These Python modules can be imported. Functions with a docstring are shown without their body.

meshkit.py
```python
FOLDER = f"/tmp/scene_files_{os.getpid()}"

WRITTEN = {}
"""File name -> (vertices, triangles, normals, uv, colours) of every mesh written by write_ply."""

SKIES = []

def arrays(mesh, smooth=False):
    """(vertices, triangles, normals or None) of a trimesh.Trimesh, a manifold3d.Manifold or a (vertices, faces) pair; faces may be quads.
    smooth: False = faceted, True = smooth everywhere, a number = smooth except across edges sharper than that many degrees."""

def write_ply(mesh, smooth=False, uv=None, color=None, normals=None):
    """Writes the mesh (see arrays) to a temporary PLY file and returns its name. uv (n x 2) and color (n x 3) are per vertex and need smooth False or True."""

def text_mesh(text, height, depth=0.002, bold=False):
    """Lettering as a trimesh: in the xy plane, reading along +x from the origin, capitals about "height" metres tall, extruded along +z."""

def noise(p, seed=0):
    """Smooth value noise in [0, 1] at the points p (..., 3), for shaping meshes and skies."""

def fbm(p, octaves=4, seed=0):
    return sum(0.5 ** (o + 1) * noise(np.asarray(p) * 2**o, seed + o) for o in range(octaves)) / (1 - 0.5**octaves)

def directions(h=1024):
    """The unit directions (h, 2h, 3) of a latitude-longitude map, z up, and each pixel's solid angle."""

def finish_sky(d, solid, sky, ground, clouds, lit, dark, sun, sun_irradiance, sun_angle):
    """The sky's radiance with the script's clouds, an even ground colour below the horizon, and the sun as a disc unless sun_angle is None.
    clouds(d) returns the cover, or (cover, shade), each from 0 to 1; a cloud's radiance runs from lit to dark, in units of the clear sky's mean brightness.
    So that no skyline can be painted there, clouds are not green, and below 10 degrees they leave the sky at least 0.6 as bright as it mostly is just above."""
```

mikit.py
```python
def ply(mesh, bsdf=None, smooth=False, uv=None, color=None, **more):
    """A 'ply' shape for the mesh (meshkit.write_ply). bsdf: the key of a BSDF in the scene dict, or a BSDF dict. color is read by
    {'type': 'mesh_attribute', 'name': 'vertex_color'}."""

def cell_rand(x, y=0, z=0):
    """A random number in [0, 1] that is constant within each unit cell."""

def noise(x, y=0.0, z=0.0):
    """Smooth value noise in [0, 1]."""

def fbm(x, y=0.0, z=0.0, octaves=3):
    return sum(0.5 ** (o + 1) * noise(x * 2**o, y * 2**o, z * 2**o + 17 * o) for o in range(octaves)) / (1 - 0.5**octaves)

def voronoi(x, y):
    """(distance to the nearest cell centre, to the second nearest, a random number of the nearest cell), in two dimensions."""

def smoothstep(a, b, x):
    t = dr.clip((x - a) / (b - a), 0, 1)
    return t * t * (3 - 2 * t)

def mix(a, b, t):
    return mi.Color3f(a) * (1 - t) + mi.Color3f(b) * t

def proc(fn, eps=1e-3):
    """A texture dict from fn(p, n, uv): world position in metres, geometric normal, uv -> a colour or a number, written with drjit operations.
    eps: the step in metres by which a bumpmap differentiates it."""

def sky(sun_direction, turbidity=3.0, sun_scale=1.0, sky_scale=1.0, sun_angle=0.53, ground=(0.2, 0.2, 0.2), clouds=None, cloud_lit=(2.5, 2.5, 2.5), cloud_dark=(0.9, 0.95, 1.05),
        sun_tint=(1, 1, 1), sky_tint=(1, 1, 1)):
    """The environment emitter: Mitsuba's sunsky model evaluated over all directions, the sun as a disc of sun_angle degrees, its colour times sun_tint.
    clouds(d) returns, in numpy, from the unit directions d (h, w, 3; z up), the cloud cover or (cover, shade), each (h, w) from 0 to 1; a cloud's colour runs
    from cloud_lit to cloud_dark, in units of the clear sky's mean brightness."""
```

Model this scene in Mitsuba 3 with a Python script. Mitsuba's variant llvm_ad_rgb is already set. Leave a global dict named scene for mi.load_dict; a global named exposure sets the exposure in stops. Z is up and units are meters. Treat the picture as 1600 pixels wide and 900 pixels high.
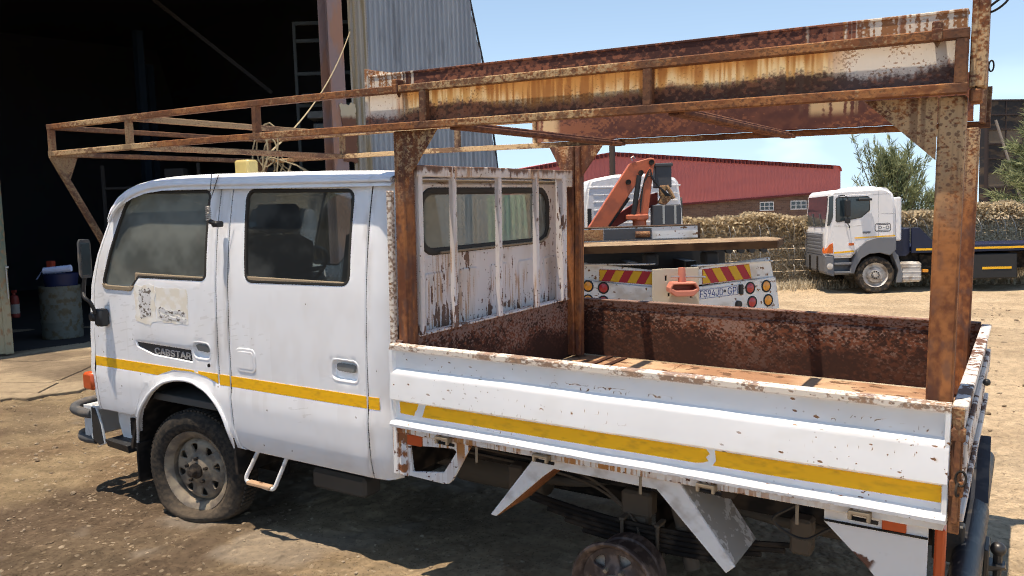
import math, random
import numpy as np, trimesh, drjit as dr, mitsuba as mi
from shapely.geometry import Polygon, MultiPolygon, box as sbox, LineString, Point
from shapely import affinity
from shapely.ops import unary_union
import mikit, meshkit
from mikit import noise as N, fbm, voronoi, smoothstep as SS, mix, proc, cell_rand

# ------------------------------------------------------------------ camera, sky, exposure
def rx(a): a = math.radians(a); return np.array([[1, 0, 0], [0, math.cos(a), -math.sin(a)], [0, math.sin(a), math.cos(a)]])
def ry(a): a = math.radians(a); return np.array([[math.cos(a), 0, math.sin(a)], [0, 1, 0], [-math.sin(a), 0, math.cos(a)]])
RW = ry(2.0) @ rx(1.0)                 # the parked truck leans: near side 1 degree down, tail 2 degrees down
P0 = np.array([-1.4, 0.0, 0.0])
def W(p): return (np.asarray(p, float) - P0) @ RW.T + P0
CAM = np.array([2.39426412, -2.77994835, 1.56027344])
FWD = np.array([-0.52871458, 0.84505205, -0.07967387]); UPV = -np.array([0.01438638, -0.08493136, -0.99628294])
scene = {}
labels = {}
scene['camera'] = {'type': 'perspective', 'fov': 63.4087, 'fov_axis': 'x', 'near_clip': 0.05, 'far_clip': 3000.0,
                   'to_world': mi.ScalarTransform4f().look_at(origin=CAM.tolist(), target=(CAM + FWD).tolist(), up=UPV.tolist())}
SUN = RW @ np.array([-0.12, -0.185, 0.975])
def clouds(d):
    x, y, z = d[..., 0], d[..., 1], d[..., 2]
    az = np.arctan2(y, x)
    k = meshkit.fbm(np.stack([x * 7, y * 7, z * 16], -1), 5, 3)
    low = np.exp(-((z - 0.06) / 0.07) ** 2)
    c = np.clip((k - 0.46) / 0.12, 0, 1) * low
    haze = 0.60 * np.exp(-np.maximum(z, 0) / 0.28)
    return np.clip(c * 0.95 + haze * (1 - c), 0, 1)
scene['sky'] = mikit.sky(SUN.tolist(), turbidity=3.0, clouds=clouds, cloud_lit=(2.3, 2.95, 3.4), cloud_dark=(1.2, 1.25, 1.3))
exposure = 2.0

# ------------------------------------------------------------------ helpers
rng = np.random.default_rng(7)
FRAME = [None]                         # current local frame: (R, t)
def frame(R=None, t=(0, 0, 0)): FRAME[0] = None if R is None else (np.asarray(R, float), np.asarray(t, float))
TRUCKF = (RW, P0 - RW @ P0)
def yawframe(yaw, t):                  # local x turned yaw degrees about z
    a = math.radians(yaw); frame([[math.cos(a), -math.sin(a), 0], [math.sin(a), math.cos(a), 0], [0, 0, 1]], t)
def mk(v, f): return trimesh.Trimesh(np.asarray(v, float), np.asarray(f, int), process=False)
def cat(ms): return trimesh.util.concatenate([m for m in ms if m is not None])
def num(key):
    if key not in scene: return key
    i = 1
    while f'{key}_{i:03d}' in scene: i += 1
    return f'{key}_{i:03d}'
def put(key, mesh, bsdf, smooth=30, label=None, cat_=None, group=None, kind=None, color=None):
    if isinstance(mesh, list): mesh = cat(mesh)
    if FRAME[0] is not None:
        R, t = FRAME[0]
        mesh = mk(np.asarray(mesh.vertices) @ R.T + t, mesh.faces)
    key = num(key)
    scene[key] = mikit.ply(mesh, bsdf, smooth)
    tag(key, label, cat_, group, kind)
    return key
def tag(key, label=None, cat_=None, group=None, kind=None):
    d = {}
    if label: d['label'] = label
    if cat_: d['category'] = cat_
    if group: d['group'] = group
    if kind: d['kind'] = kind
    if d: labels[key] = {**labels.get(key, {}), **d}
def tri(poly):
    out_v, out_f, n = [], [], 0
    for g in getattr(poly, 'geoms', [poly]):
        if g.geom_type != 'Polygon' or g.area < 1e-9: continue
        v, f = trimesh.creation.triangulate_polygon(g, engine='earcut')
        v, f = np.asarray(v)[:, :2], np.asarray(f)
        a, b, c = v[f[:, 0]], v[f[:, 1]], v[f[:, 2]]
        cr = (b[:, 0] - a[:, 0]) * (c[:, 1] - a[:, 1]) - (b[:, 1] - a[:, 1]) * (c[:, 0] - a[:, 0])
        f = np.where(cr[:, None] < 0, f[:, ::-1], f)[np.abs(cr) > 1e-12]
        out_v.append(v); out_f.append(f + n); n += len(v)
    if not out_v: return np.zeros((0, 2)), np.zeros((0, 3), int)
    return np.vstack(out_v), np.vstack(out_f)
def merge2(v, f):
    k = np.round(v * 1e5).astype(np.int64)
    u, idx, inv = np.unique(k, axis=0, return_index=True, return_inverse=True)
    f = inv.ravel()[f]
    ok = (f[:, 0] != f[:, 1]) & (f[:, 1] != f[:, 2]) & (f[:, 0] != f[:, 2])
    return v[idx], f[ok]
def panel(poly, yf, t=0.018, b=0.004, g=0.07, mirror=None):
    """a curved sheet: polygon in (x, z), its outer face at y = yf(x, z) towards -y, thickness t, edge rounded by b"""
    inner = poly.buffer(-b, join_style=2) if b > 0 else poly
    strip = poly.difference(inner) if b > 0 else None
    x0, z0, x1, z1 = poly.bounds
    V, F, n = [], [], 0
    for i in range(int(math.floor(x0 / g)), int(math.ceil(x1 / g))):
        for j in range(int(math.floor(z0 / g)), int(math.ceil(z1 / g))):
            c = sbox(i * g, j * g, (i + 1) * g, (j + 1) * g)
            for part in (inner, strip):
                if part is None or not part.intersects(c): continue
                v, f = tri(part.intersection(c))
                if len(f): V.append(v); F.append(f + n); n += len(v)
    v, f = merge2(np.vstack(V), np.vstack(F))
    y = yf(v[:, 0], v[:, 1]).astype(float)
    E = np.sort(np.vstack([f[:, [0, 1]], f[:, [1, 2]], f[:, [2, 0]]]), axis=1)
    D = np.vstack([f[:, [0, 1]], f[:, [1, 2]], f[:, [2, 0]]])
    key = E[:, 0] * (len(v) + 1) + E[:, 1]
    uq, cnt = np.unique(key, return_counts=True)
    bd = D[np.isin(key, uq[cnt == 1])]
    if b > 0:
        rim = np.unique(bd)
        y[rim] += b
    front = np.column_stack([v[:, 0], y, v[:, 1]])
    back = np.column_stack([v[:, 0], yf(v[:, 0], v[:, 1]) + t, v[:, 1]])
    n = len(v)
    side = np.vstack([np.column_stack([bd[:, 1], bd[:, 0], bd[:, 0] + n]), np.column_stack([bd[:, 1], bd[:, 0] + n, bd[:, 1] + n])])
    vv, ff = np.vstack([front, back]), np.vstack([f, f[:, ::-1] + n, side])
    if mirror is not None: vv[:, 1] = mirror - vv[:, 1]; ff = ff[:, ::-1]
    return mk(vv, ff)
def flat(y0): return lambda x, z: np.full(len(x), float(y0))
def bx(x0, x1, y0, y1, z0, z1, b=0.004):
    c = np.array([(x0 + x1) / 2, (y0 + y1) / 2, (z0 + z1) / 2]); h = np.array([abs(x1 - x0), abs(y1 - y0), abs(z1 - z0)]) / 2
    b = min(b, 0.45 * h.min())
    pts = []
    for s in np.ndindex(2, 2, 2):
        s = np.array(s) * 2 - 1
        for k in range(3):
            e = h - b; e[k] = h[k]; pts.append(c + s * e)
    return trimesh.convex.convex_hull(np.array(pts)) if b > 0 else trimesh.creation.box(extents=2 * h, transform=trimesh.transformations.translation_matrix(c))
def hull(pts): return trimesh.convex.convex_hull(np.asarray(pts, float))
def basis(d, up=(0, 0, 1)):
    d = np.asarray(d, float); d = d / np.linalg.norm(d); up = np.asarray(up, float)
    if abs(d @ up) > 0.95 * np.linalg.norm(up): up = np.array([1.0, 0, 0])
    s = np.cross(d, up); s /= np.linalg.norm(s); return d, s, np.cross(s, d)
def bar(p, q, w=0.04, h=0.04, up=(0, 0, 1), b=0.004, seg=1, wob=0.0):
    p, q = np.asarray(p, float), np.asarray(q, float); d, s, u = basis(q - p, up)
    W2, H2 = w / 2, h / 2; b = min(b, 0.4 * min(W2, H2))
    sec = [(-W2 + b, -H2), (W2 - b, -H2), (W2, -H2 + b), (W2, H2 - b), (W2 - b, H2), (-W2 + b, H2), (-W2, H2 - b), (-W2, -H2 + b)]
    n = 8; V = []
    for k in range(seg + 1):
        c = p + (q - p) * k / seg
        if wob and 0 < k < seg: c = c + (s * (rng.random() - .5) + u * (rng.random() - .5)) * wob
        V += [c + s * a + u * e for a, e in sec]
    F = []
    for k in range(seg):
        for i in range(n):
            j = (i + 1) % n; a = k * n
            F += [[a + i, a + j, a + n + j], [a + i, a + n + j, a + n + i]]
    F += [[0, i + 1, i] for i in range(1, n - 1)] + [[seg * n, seg * n + i, seg * n + i + 1] for i in range(1, n - 1)]
    return mk(V, F)
def tube(pts, r, n=8, closed=False):
    p = np.asarray(pts, float); m = len(p)
    r = np.broadcast_to(np.asarray(r, float), (m,))
    T = np.roll(p, -1, 0) - np.roll(p, 1, 0) if closed else np.gradient(p, axis=0)
    T /= np.linalg.norm(T, axis=1, keepdims=True) + 1e-12
    a = np.cross(T[0], [0, 0, 1.0] if abs(T[0][2]) < .9 else [1.0, 0, 0]); a /= np.linalg.norm(a)
    V = []; ang = np.arange(n) * 2 * np.pi / n
    for k in range(m):
        a = a - T[k] * (a @ T[k]); a /= np.linalg.norm(a) + 1e-12; bb = np.cross(T[k], a)
        V.append(p[k] + r[k] * (np.cos(ang)[:, None] * a + np.sin(ang)[:, None] * bb))
    V = np.vstack(V); F = []
    for k in range(m if closed else m - 1):
        k2 = (k + 1) % m
        for i in range(n):
            j = (i + 1) % n
            F += [[k * n + i, k * n + j, k2 * n + j], [k * n + i, k2 * n + j, k2 * n + i]]
    if not closed:
        F += [[0, i + 1, i] for i in range(1, n - 1)] + [[(m - 1) * n, (m - 1) * n + i, (m - 1) * n + i + 1] for i in range(1, n - 1)]
    return mk(V, F)
def smoothpath(pts, per=6):
    p = np.asarray(pts, float); out = []
    q = np.vstack([2 * p[0] - p[1], p, 2 * p[-1] - p[-2]])
    for i in range(1, len(q) - 2):
        for t in np.arange(per) / per:
            out.append(0.5 * ((2 * q[i]) + (q[i + 1] - q[i - 1]) * t + (2 * q[i - 1] - 5 * q[i] + 4 * q[i + 1] - q[i + 2]) * t * t + (3 * q[i] - q[i - 1] - 3 * q[i + 1] + q[i + 2]) * t ** 3))
    return np.vstack(out + [p[-1:]])
def lathe(prof, c=(0, 0, 0), axis='y', n=40):
    """profile of (radius, along-axis) revolved"""
    prof = np.asarray(prof, float); m = len(prof); ang = np.arange(n) * 2 * np.pi / n
    V = np.array([[r * math.cos(a), h, r * math.sin(a)] for a in ang for r, h in prof])
    if axis == 'z': V = V[:, [0, 2, 1]]
    if axis == 'x': V = V[:, [1, 0, 2]]
    F = []
    for i in range(n):
        for k in range(m - 1):
            a, b = i * m + k, ((i + 1) % n) * m + k
            F += [[a, b, b + 1], [a, b + 1, a + 1]]
    return mk(V + np.asarray(c, float), F)
def extr(poly, y0, y1, b=0.0):
    """polygon in (x, z) extruded from y0 to y1"""
    return panel(poly, flat(min(y0, y1)), abs(y1 - y0), b, g=100.0)
def remap(m, o, ex, ey, ez):
    v = np.asarray(m.vertices); return mk(np.asarray(o, float) + v[:, :1] * np.asarray(ex, float) + v[:, 1:2] * np.asarray(ey, float) + v[:, 2:] * np.asarray(ez, float), m.faces)
def lettering(text, x, y, z, h, sx=1.0, slope=0.0, depth=0.003, bold=True, italic=0.0, width=None):
    m = meshkit.text_mesh(text, h, depth, bold); v = np.array(m.vertices); v[:, 0] *= sx if width is None else width / v[:, 0].max(); v[:, 0] += italic * v[:, 1]
    return mk(np.column_stack([x + v[:, 0], y - v[:, 2], z + v[:, 1] + slope * v[:, 0]]), m.faces)
def jag(poly, amp, step, seed):
    r = np.random.default_rng(seed); ring = poly.exterior; L = ring.length; out = []
    for s in np.arange(0, L, step):
        p = ring.interpolate(s); out.append((p.x + (r.random() - .5) * amp, p.y + (r.random() - .5) * amp))
    return Polygon(out).buffer(0)
def rpoly(pts, r=0.02): return Polygon(pts).buffer(-r, join_style=2).buffer(r, quad_segs=5) if r > 0 else Polygon(pts)
def circle(r, n=32, c=(0, 0)): return Polygon([(c[0] + r * math.cos(a), c[1] + r * math.sin(a)) for a in np.arange(n) * 2 * np.pi / n])

# ------------------------------------------------------------------ materials
def tl(p):                              # world point -> truck frame (inside textures)
    x, y, z = p.x - float(P0[0]), p.y, p.z
    R = RW
    return (x * R[0, 0] + y * R[1, 0] + z * R[2, 0] + float(P0[0]), x * R[0, 1] + y * R[1, 1] + z * R[2, 1], x * R[0, 2] + y * R[1, 2] + z * R[2, 2])
def pr(color, rough=0.5, spec=0.4, metal=0.0, two=True, **k):
    c = {'type': 'rgb', 'value': list(color)} if isinstance(color, (tuple, list)) else color
    rr = rough if isinstance(rough, (int, float, dict)) else rough
    b = {'type': 'principled', 'base_color': c, 'roughness': rr, 'specular': spec, 'metallic': metal, **k}
    return {'type': 'twosided', 'bsdf': b} if two else b
def bump(b, fn, scale=1.0, eps=2e-3): return {'type': 'twosided', 'bsdf': {'type': 'bumpmap', 'arbitrary': proc(fn, eps), 'scale': scale, 'bsdf': b['bsdf'] if b['type'] == 'twosided' else b}}
def spots(a, b, S, r, thr, w=0.5):
    d, _, k = voronoi(a * S, b * S)
    d = d + w * r * (N(a * S * 3.1, b * S * 3.1) - 0.5)
    return (1 - SS(r * 0.6, r, d * (0.6 + 0.8 * k))) * dr.select(k > thr, mi.Float(1), mi.Float(0))
def M(name, b): scene[name] = b; return name

RUST_D, RUST_M, RUST_O = (0.085, 0.034, 0.02), (0.17, 0.07, 0.032), (0.33, 0.16, 0.07)
def f_cab(p, n, uv):
    x, y, z = tl(p)
    g = fbm(x * 3, y * 3, z * 5, 4)
    dust = SS(0.42, 0.72, fbm(x * 9, y * 9 + 4, z * 4, 4)) * 0.10 + (1 - SS(0.40, 0.60, z + 0.12 * (g - .5))) * 0.30
    c = mix((0.82, 0.835, 0.86), (0.47, 0.40, 0.32), dr.clip(dust, 0, 1))
    seam = dr.minimum(dr.minimum(dr.abs(x + 1.2015), dr.abs(x + 1.1105)), dr.abs(x + .18)) + .03 * (g - .5)
    c = mix(c, (0.40, 0.34, 0.27), (1 - SS(0.0, 0.05, seam)) * SS(.40, .66, fbm(x * 20, z * 5, 3, 4)) * .45)
    sc = SS(0.80, 0.84, N(x * 26 + z * 9, z * 90 - x * 20, 1)) * SS(0.68, 0.78, N(x * 3.3, z * 4, 8))
    c = mix(c, (0.46, 0.43, 0.40), sc * .22)
    streak = SS(0.60, 0.74, N(x * 34, z * 3, 5)) * SS(0.5, 0.7, fbm(x * 2.2, z * 2.4, 9, 3)) * 0.08
    c = mix(c, (0.42, 0.34, 0.26), streak)
    ch = spots(x + y, z, 11, 0.07, 0.86) * SS(0.5, 0.62, N(x * 3 + 7, z * 3, 2))
    return mix(c, (0.16, 0.10, 0.07), ch * 0.8)
M('m_cab', pr(proc(f_cab), 0.34, 0.5, clearcoat=0.35, clearcoat_gloss=0.8))
def f_pan(p, n, uv):
    x, y, z = tl(p)
    c = mix((0.80, 0.82, 0.845), (0.62, 0.61, 0.58), SS(0.5, 0.85, fbm(x * 5, z * 9, y * 5, 4)) * 0.35)
    cl = SS(0.34, 0.58, fbm(x * 2.1, z * 4, 5, 3))
    ch = spots(x * .8 + .3 * N(x * 30, z * 30), z + y, 17, 0.12, 0.70) * cl + spots(x * .45 + 3.3, z + y * 1.2 + .12 * x, 27, 0.15, 0.76) * SS(0.38, 0.56, N(x * 2.3, z * 5)) + spots(x + 1.3, z + y, 46, 0.17, 0.84) * SS(.35, .6, N(x * 2.6 + 4, z * 3.5))
    g = blob(x, y, z, 58, 3)
    edge = SS(1.070, 1.078, z) * SS(0.40, 0.62, blob(x, y, z, 95, 3) + .5 * (N(x * 14, 2, 1) - .5)) * .85 + (1 - SS(0.728, 0.742, z)) * SS(0.50, 0.62, blob(x, y, z, 80, 3) + .5 * (N(x * 6, 5, 1) - .5))
    c = mix(c, (0.62, 0.44, 0.27), spots(x * .8 + .3 * N(x * 30, z * 30), z + y, 17, 0.22, 0.70) * cl * .25)
    c = mix(c, (0.66, 0.55, 0.40), SS(1.066, 1.078, z) * .6)
    rust = mix((0.10, 0.05, 0.033), (0.33, 0.17, 0.08), N(x * 85, z * 85, y * 85))
    return mix(c, rust, dr.clip(ch + edge, 0, 1))
M('m_panel', pr(proc(f_pan), 0.42, 0.45, clearcoat=0.15))
def blob(x, y, z, f, o=3): return fbm(x * f, y * f, z * f, o)
def f_rack(p, n, uv):
    x, y, z = tl(p)
    L = blob(x, y, z, 1.6, 2); A = blob(x + 3, y, z, 60, 4); B = blob(x, y + 7, z, 130, 3); D = blob(x, y, z + 5, 17, 3)
    c = mix((0.20, 0.078, 0.034), (0.37, 0.165, 0.062), SS(0.28, 0.72, A + .5 * (D - .5)))
    c = mix(c, (0.60, 0.44, 0.24), SS(0.42, 0.74, .7 * B + .3 * N(x * 160, y * 160, z * 26) + 1.5 * (L - .52)) * 0.72)
    c = mix(c, (0.10, 0.042, 0.025), SS(0.48, 0.72, A + .9 * (blob(x, y + 3, z, 4.5) - .5)) * 0.8)
    weld = mi.Float(9.0)
    for w in (XF_ + .018, -1.81, -.81, .197, 1.185, 2.15): weld = dr.minimum(weld, dr.abs(x - w))
    c = mix(c, (0.075, 0.045, 0.036), (1 - SS(.022, .06, weld + .03 * (A - .5))) * .55)
    c = mix(c, (0.13, 0.058, 0.036), SS(.6, .9, n.z) * .65)
    return mix(c, (0.06, 0.03, 0.022), SS(0.66, 0.76, B + .5 * (D - .5)) * 0.5)
XF_ = -2.58
M('m_rack', bump(pr(proc(f_rack), 0.75, 0.25), lambda p, n, uv: 0.0012 * fbm(p.x * 90, p.y * 90, p.z * 90, 3)))
M('m_rustdark', pr(proc(lambda p, n, uv: mix((0.10, 0.046, 0.036), (0.20, 0.095, 0.055), SS(.35, .7, fbm(p.x * 40, p.y * 40, p.z * 40, 4)))), .8, .2))
def f_post(p, n, uv):
    x, y, z = tl(p)
    L = fbm(x * 5, y * 5, z * 2.2, 3); A = fbm(x * 60, y * 60, z * 34, 4); B = blob(x, y, z + 3, 130, 3)
    up = SS(1.40, 1.95, z + .5 * (L - .5))
    c = mix((0.135, 0.050, 0.025), (0.34, 0.138, 0.050), SS(0.28, 0.72, .6 * A + .4 * N(x * 50, y * 50, z * 5) + .8 * (L - .5)))
    c = mix(c, (0.11, 0.066, 0.056), SS(0.46, 0.72, fbm(x * 34 + 5, y * 34, z * 15, 4) + .5 * (fbm(x * 6, y * 6, z * 2 + 3, 2) - .5)) * 0.6)
    c = mix(c, (0.58, 0.43, 0.25), SS(1.6, 2.02, z + .4 * (L - .5)) * SS(0.40, 0.70, B + .6 * (A - .5) + 1.1 * (L - .5)) * 0.72)
    run = SS(.50, .66, .6 * N(x * 44 + y * 30, z * 2.2, 3) + .4 * N(x * 120 + y * 90, z * 5, 7))
    c = mix(c, (0.085, 0.040, 0.030), run * .55)
    pit = spots(x + y * 1.3, z, 40, 0.30, 0.50) * SS(0.36, 0.62, L) + spots(x + y * 1.3 + 5, z, 85, 0.34, 0.6) * .7
    return mix(c, (0.085, 0.038, 0.026), dr.clip(pit, 0, 1) * up * 0.65)
M('m_post', bump(pr(proc(f_post), 0.75, 0.25), lambda p, n, uv: 0.0012 * fbm(p.x * 80, p.y * 80, p.z * 80, 3)))
def f_web(p, n, uv):
    x, y, z = tl(p)
    s = 0.5 * N(x * 55, z * 4, 1) + 0.5 * N(x * 140, z * 9, 2); b = fbm(x * 2.6 + 3, 4, 2, 3); g = blob(x, y, z, 150, 3); w = N(x * 9, 3, 3)
    v = (z - 2.045) / 0.145
    c = mix((0.82, 0.66, 0.39), (0.62, 0.37, 0.13), SS(0.3, 0.7, s))
    run = SS(0.25, 0.75, v + 0.55 * (s - .5) + 0.9 * (b - .5) + .3 * (w - .5))
    c = mix(c, mix((0.58, 0.27, 0.06), (0.36, 0.14, 0.04), SS(.4, .65, s)), run * 0.85)
    c = mix(c, (0.25, 0.105, 0.04), SS(0.50, 0.66, g + .6 * (fbm(x * 7, z * 12, 7, 3) - .5) - .35 * SS(.2, .6, v) + .12) * .75)
    dk = mix((0.070, 0.030, 0.024), (0.24, 0.095, 0.055), SS(.46, .70, blob(x, y, z, 80, 3) + .8 * (fbm(x * 3, z * 9, 1, 3) - .5)))
    low = 1 - SS(0.24, 0.46, v + 0.25 * (s - .5) + .4 * (b - .5) + .25 * (g - .5) + .2 * (w - .5))
    e = dr.clip(SS(1.74, 1.86, x + .10 * (s - .5)) + (1 - SS(-0.02, 0.10, x + .10 * (s - .5))), 0, 1)
    c = mix(c, (0.76, 0.71, 0.63), e * .95)
    c = mix(c, (0.30, 0.15, 0.07), e * SS(.56, .68, g + .9 * (fbm(x * 12, z * 14, 2, 3) - .5) - .1) * .8)
    c = mix(c, dk, low * 0.93)
    et = dr.clip(SS(1.80, 1.92, x + .4 * (s - .5)) + (1 - SS(-.02, .12, x + .3 * (s - .5))), 0, 1)
    tp = SS(2.1875, 2.190, z)
    return mix(c, mix(dk, mix((0.70, 0.62, 0.50), (0.3, 0.14, 0.06), SS(.42, .62, .5 * N(x * 130, z * 14, 4) + .5 * N(x * 60, z * 9, 6) + .5 * (g - .5))), et), tp)
M('m_web', pr(proc(f_web), 0.7, 0.25))
def f_bed(p, n, uv):
    x, y, z = tl(p)
    a = fbm(x * 4, y * 4, z * 6, 3); f = blob(x, y, z, 100, 4); s = blob(x + 4, y, z, 52, 4); sv = N(x * 70, y * 70, z * 16)
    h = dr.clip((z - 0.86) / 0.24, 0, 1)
    c = mix((0.042, 0.021, 0.016), (0.165, 0.062, 0.033), SS(0.36, 0.70, s + .5 * (a - .5) + .1 * (h - .5)))
    fl = SS(0.46, 0.64, f + 0.6 * (a - .5) + 0.3 * (sv - .5) + 0.30 * (h - .66))
    c = mix(c, (0.24, 0.165, 0.135), fl * 0.8)
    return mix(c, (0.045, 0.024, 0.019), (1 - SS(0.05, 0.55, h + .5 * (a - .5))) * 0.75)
M('m_bed', pr(proc(f_bed), 0.85, 0.15))
def f_far(p, n, uv):
    x, y, z = tl(p)
    L = fbm(x * 2.4, y * 3, z * 9, 3); A = blob(x, y, z, 75, 4); s = N(x * 60, 1, z * 7)
    c = mix((0.095, 0.040, 0.033), (0.145, 0.058, 0.040), SS(.3, .7, blob(x, y, z, 25)))
    c = mix(c, (0.27, 0.105, 0.055), SS(.44, .64, A + 1.4 * (L - .54)) * .75)
    k = (1 - SS(.03, .09, dr.abs(x + .10 + .04 * (s - .5)))) + (1 - SS(.06, .16, dr.abs(x - 1.50 + .10 * (s - .5)))) * SS(2.09, 2.14, z)
    return mix(c, (0.62, 0.44, 0.24), dr.clip(k, 0, 1) * SS(.30, .6, s + .5 * (A - .5)) * .8)
M('m_beamfar', pr(proc(f_far), .8, .2))
def f_hb(p, n, uv):
    x, y, z = tl(p)
    c = mix((0.68, 0.65, 0.64), (0.58, 0.52, 0.46), SS(0.4, 0.7, fbm(y * 9, z * 3, x * 9, 4)))
    st = SS(0.58, 0.72, N(y * 120, z * 7, x * 90)) * SS(0.42, 0.62, fbm(y * 8, z * 5, 2, 3))
    c = mix(c, (0.44, 0.25, 0.12), st * 0.75)
    g = blob(x, y, z, 60, 3)
    ch = spots(y + x, z, 30, 0.16, 0.6) * SS(.4, .55, N(y * 7, z * 7, 2)) + SS(0.60, 0.66, fbm(y * 60, z * 20, x * 60 + 5, 3) + .5 * (fbm(y * 6, z * 5, 6, 2) - .5) + .06 - .16 * SS(1.12, 1.26, z))
    top = SS(1.845, 1.868, z + 0.04 * (N(y * 75, 3, z * 4) - .5) + .03 * (N(y * 22, 3, 1) - .5))
    return mix(c, mix((0.06, 0.028, 0.02), (0.2, 0.09, 0.045), g), dr.clip(ch + top, 0, 1) * .93)
M('m_head', pr(proc(f_hb), 0.55, 0.3))
def f_floor(p, n, uv):
    x, y, z = tl(p)
    a = fbm(x * 4, y * 9, 2, 4)
    return mix(mix((0.44, 0.30, 0.19), (0.30, 0.17, 0.10), SS(0.35, 0.7, a)), (0.14, 0.08, 0.05), SS(0.6, 0.72, fbm(x * 15, y * 22, 4, 3)))
M('m_floor', pr(proc(f_floor), 0.85, 0.15))
def f_skirt(p, n, uv):
    x, y, z = tl(p)
    c = mix((0.72, 0.72, 0.72), (0.55, 0.48, 0.40), SS(0.5, 0.75, fbm(x * 6, z * 6, y * 6, 3)) * .6)
    st = SS(0.46, 0.62, .6 * N(x * 75, z * 6, y * 40) + .4 * N(x * 180, z * 9, 2)) * SS(0.42, 0.62, fbm(x * 4.1, y * 5, z * 6 + 2, 3) + 0.7 * dr.clip(z - 0.58, -.12, .13)) * (1 - SS(1.5, 1.8, x) * .8)
    c = mix(c, (0.42, 0.20, 0.07), st * (1 - .8 * (1 - SS(.56, .66, z)) * SS(.06, .08, x)))
    c = mix(c, (0.26, 0.10, 0.04), (1 - SS(.045, .06, x + .03 * (N(z * 40, x * 30) - .5))) * SS(-.01, .005, x) * SS(.40, .55, blob(x, y, z, 30)) )
    ch = SS(0.68, 0.73, blob(x, y, z, 60)) * (1 - SS(1.5, 1.7, x)) + (1 - SS(0.545, 0.56, z + .10 * (fbm(x * 26, z * 26, 1, 4) - .5))) * SS(1.8, 1.9, x) * SS(.42, .50, fbm(x * 7, z * 5, 3, 2))
    return mix(c, (0.11, 0.05, 0.035), dr.clip(ch, 0, 1))
M('m_skirt', pr(proc(f_skirt), 0.5, 0.35))
M('m_flap', pr(proc(lambda p, n, uv: mix((0.70, 0.71, 0.72), (0.30, 0.25, 0.2), SS(0.45, 0.75, fbm(p.x * 16, p.y * 16, p.z * 16, 4)) * 0.55)), 0.55, 0.3))
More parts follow.
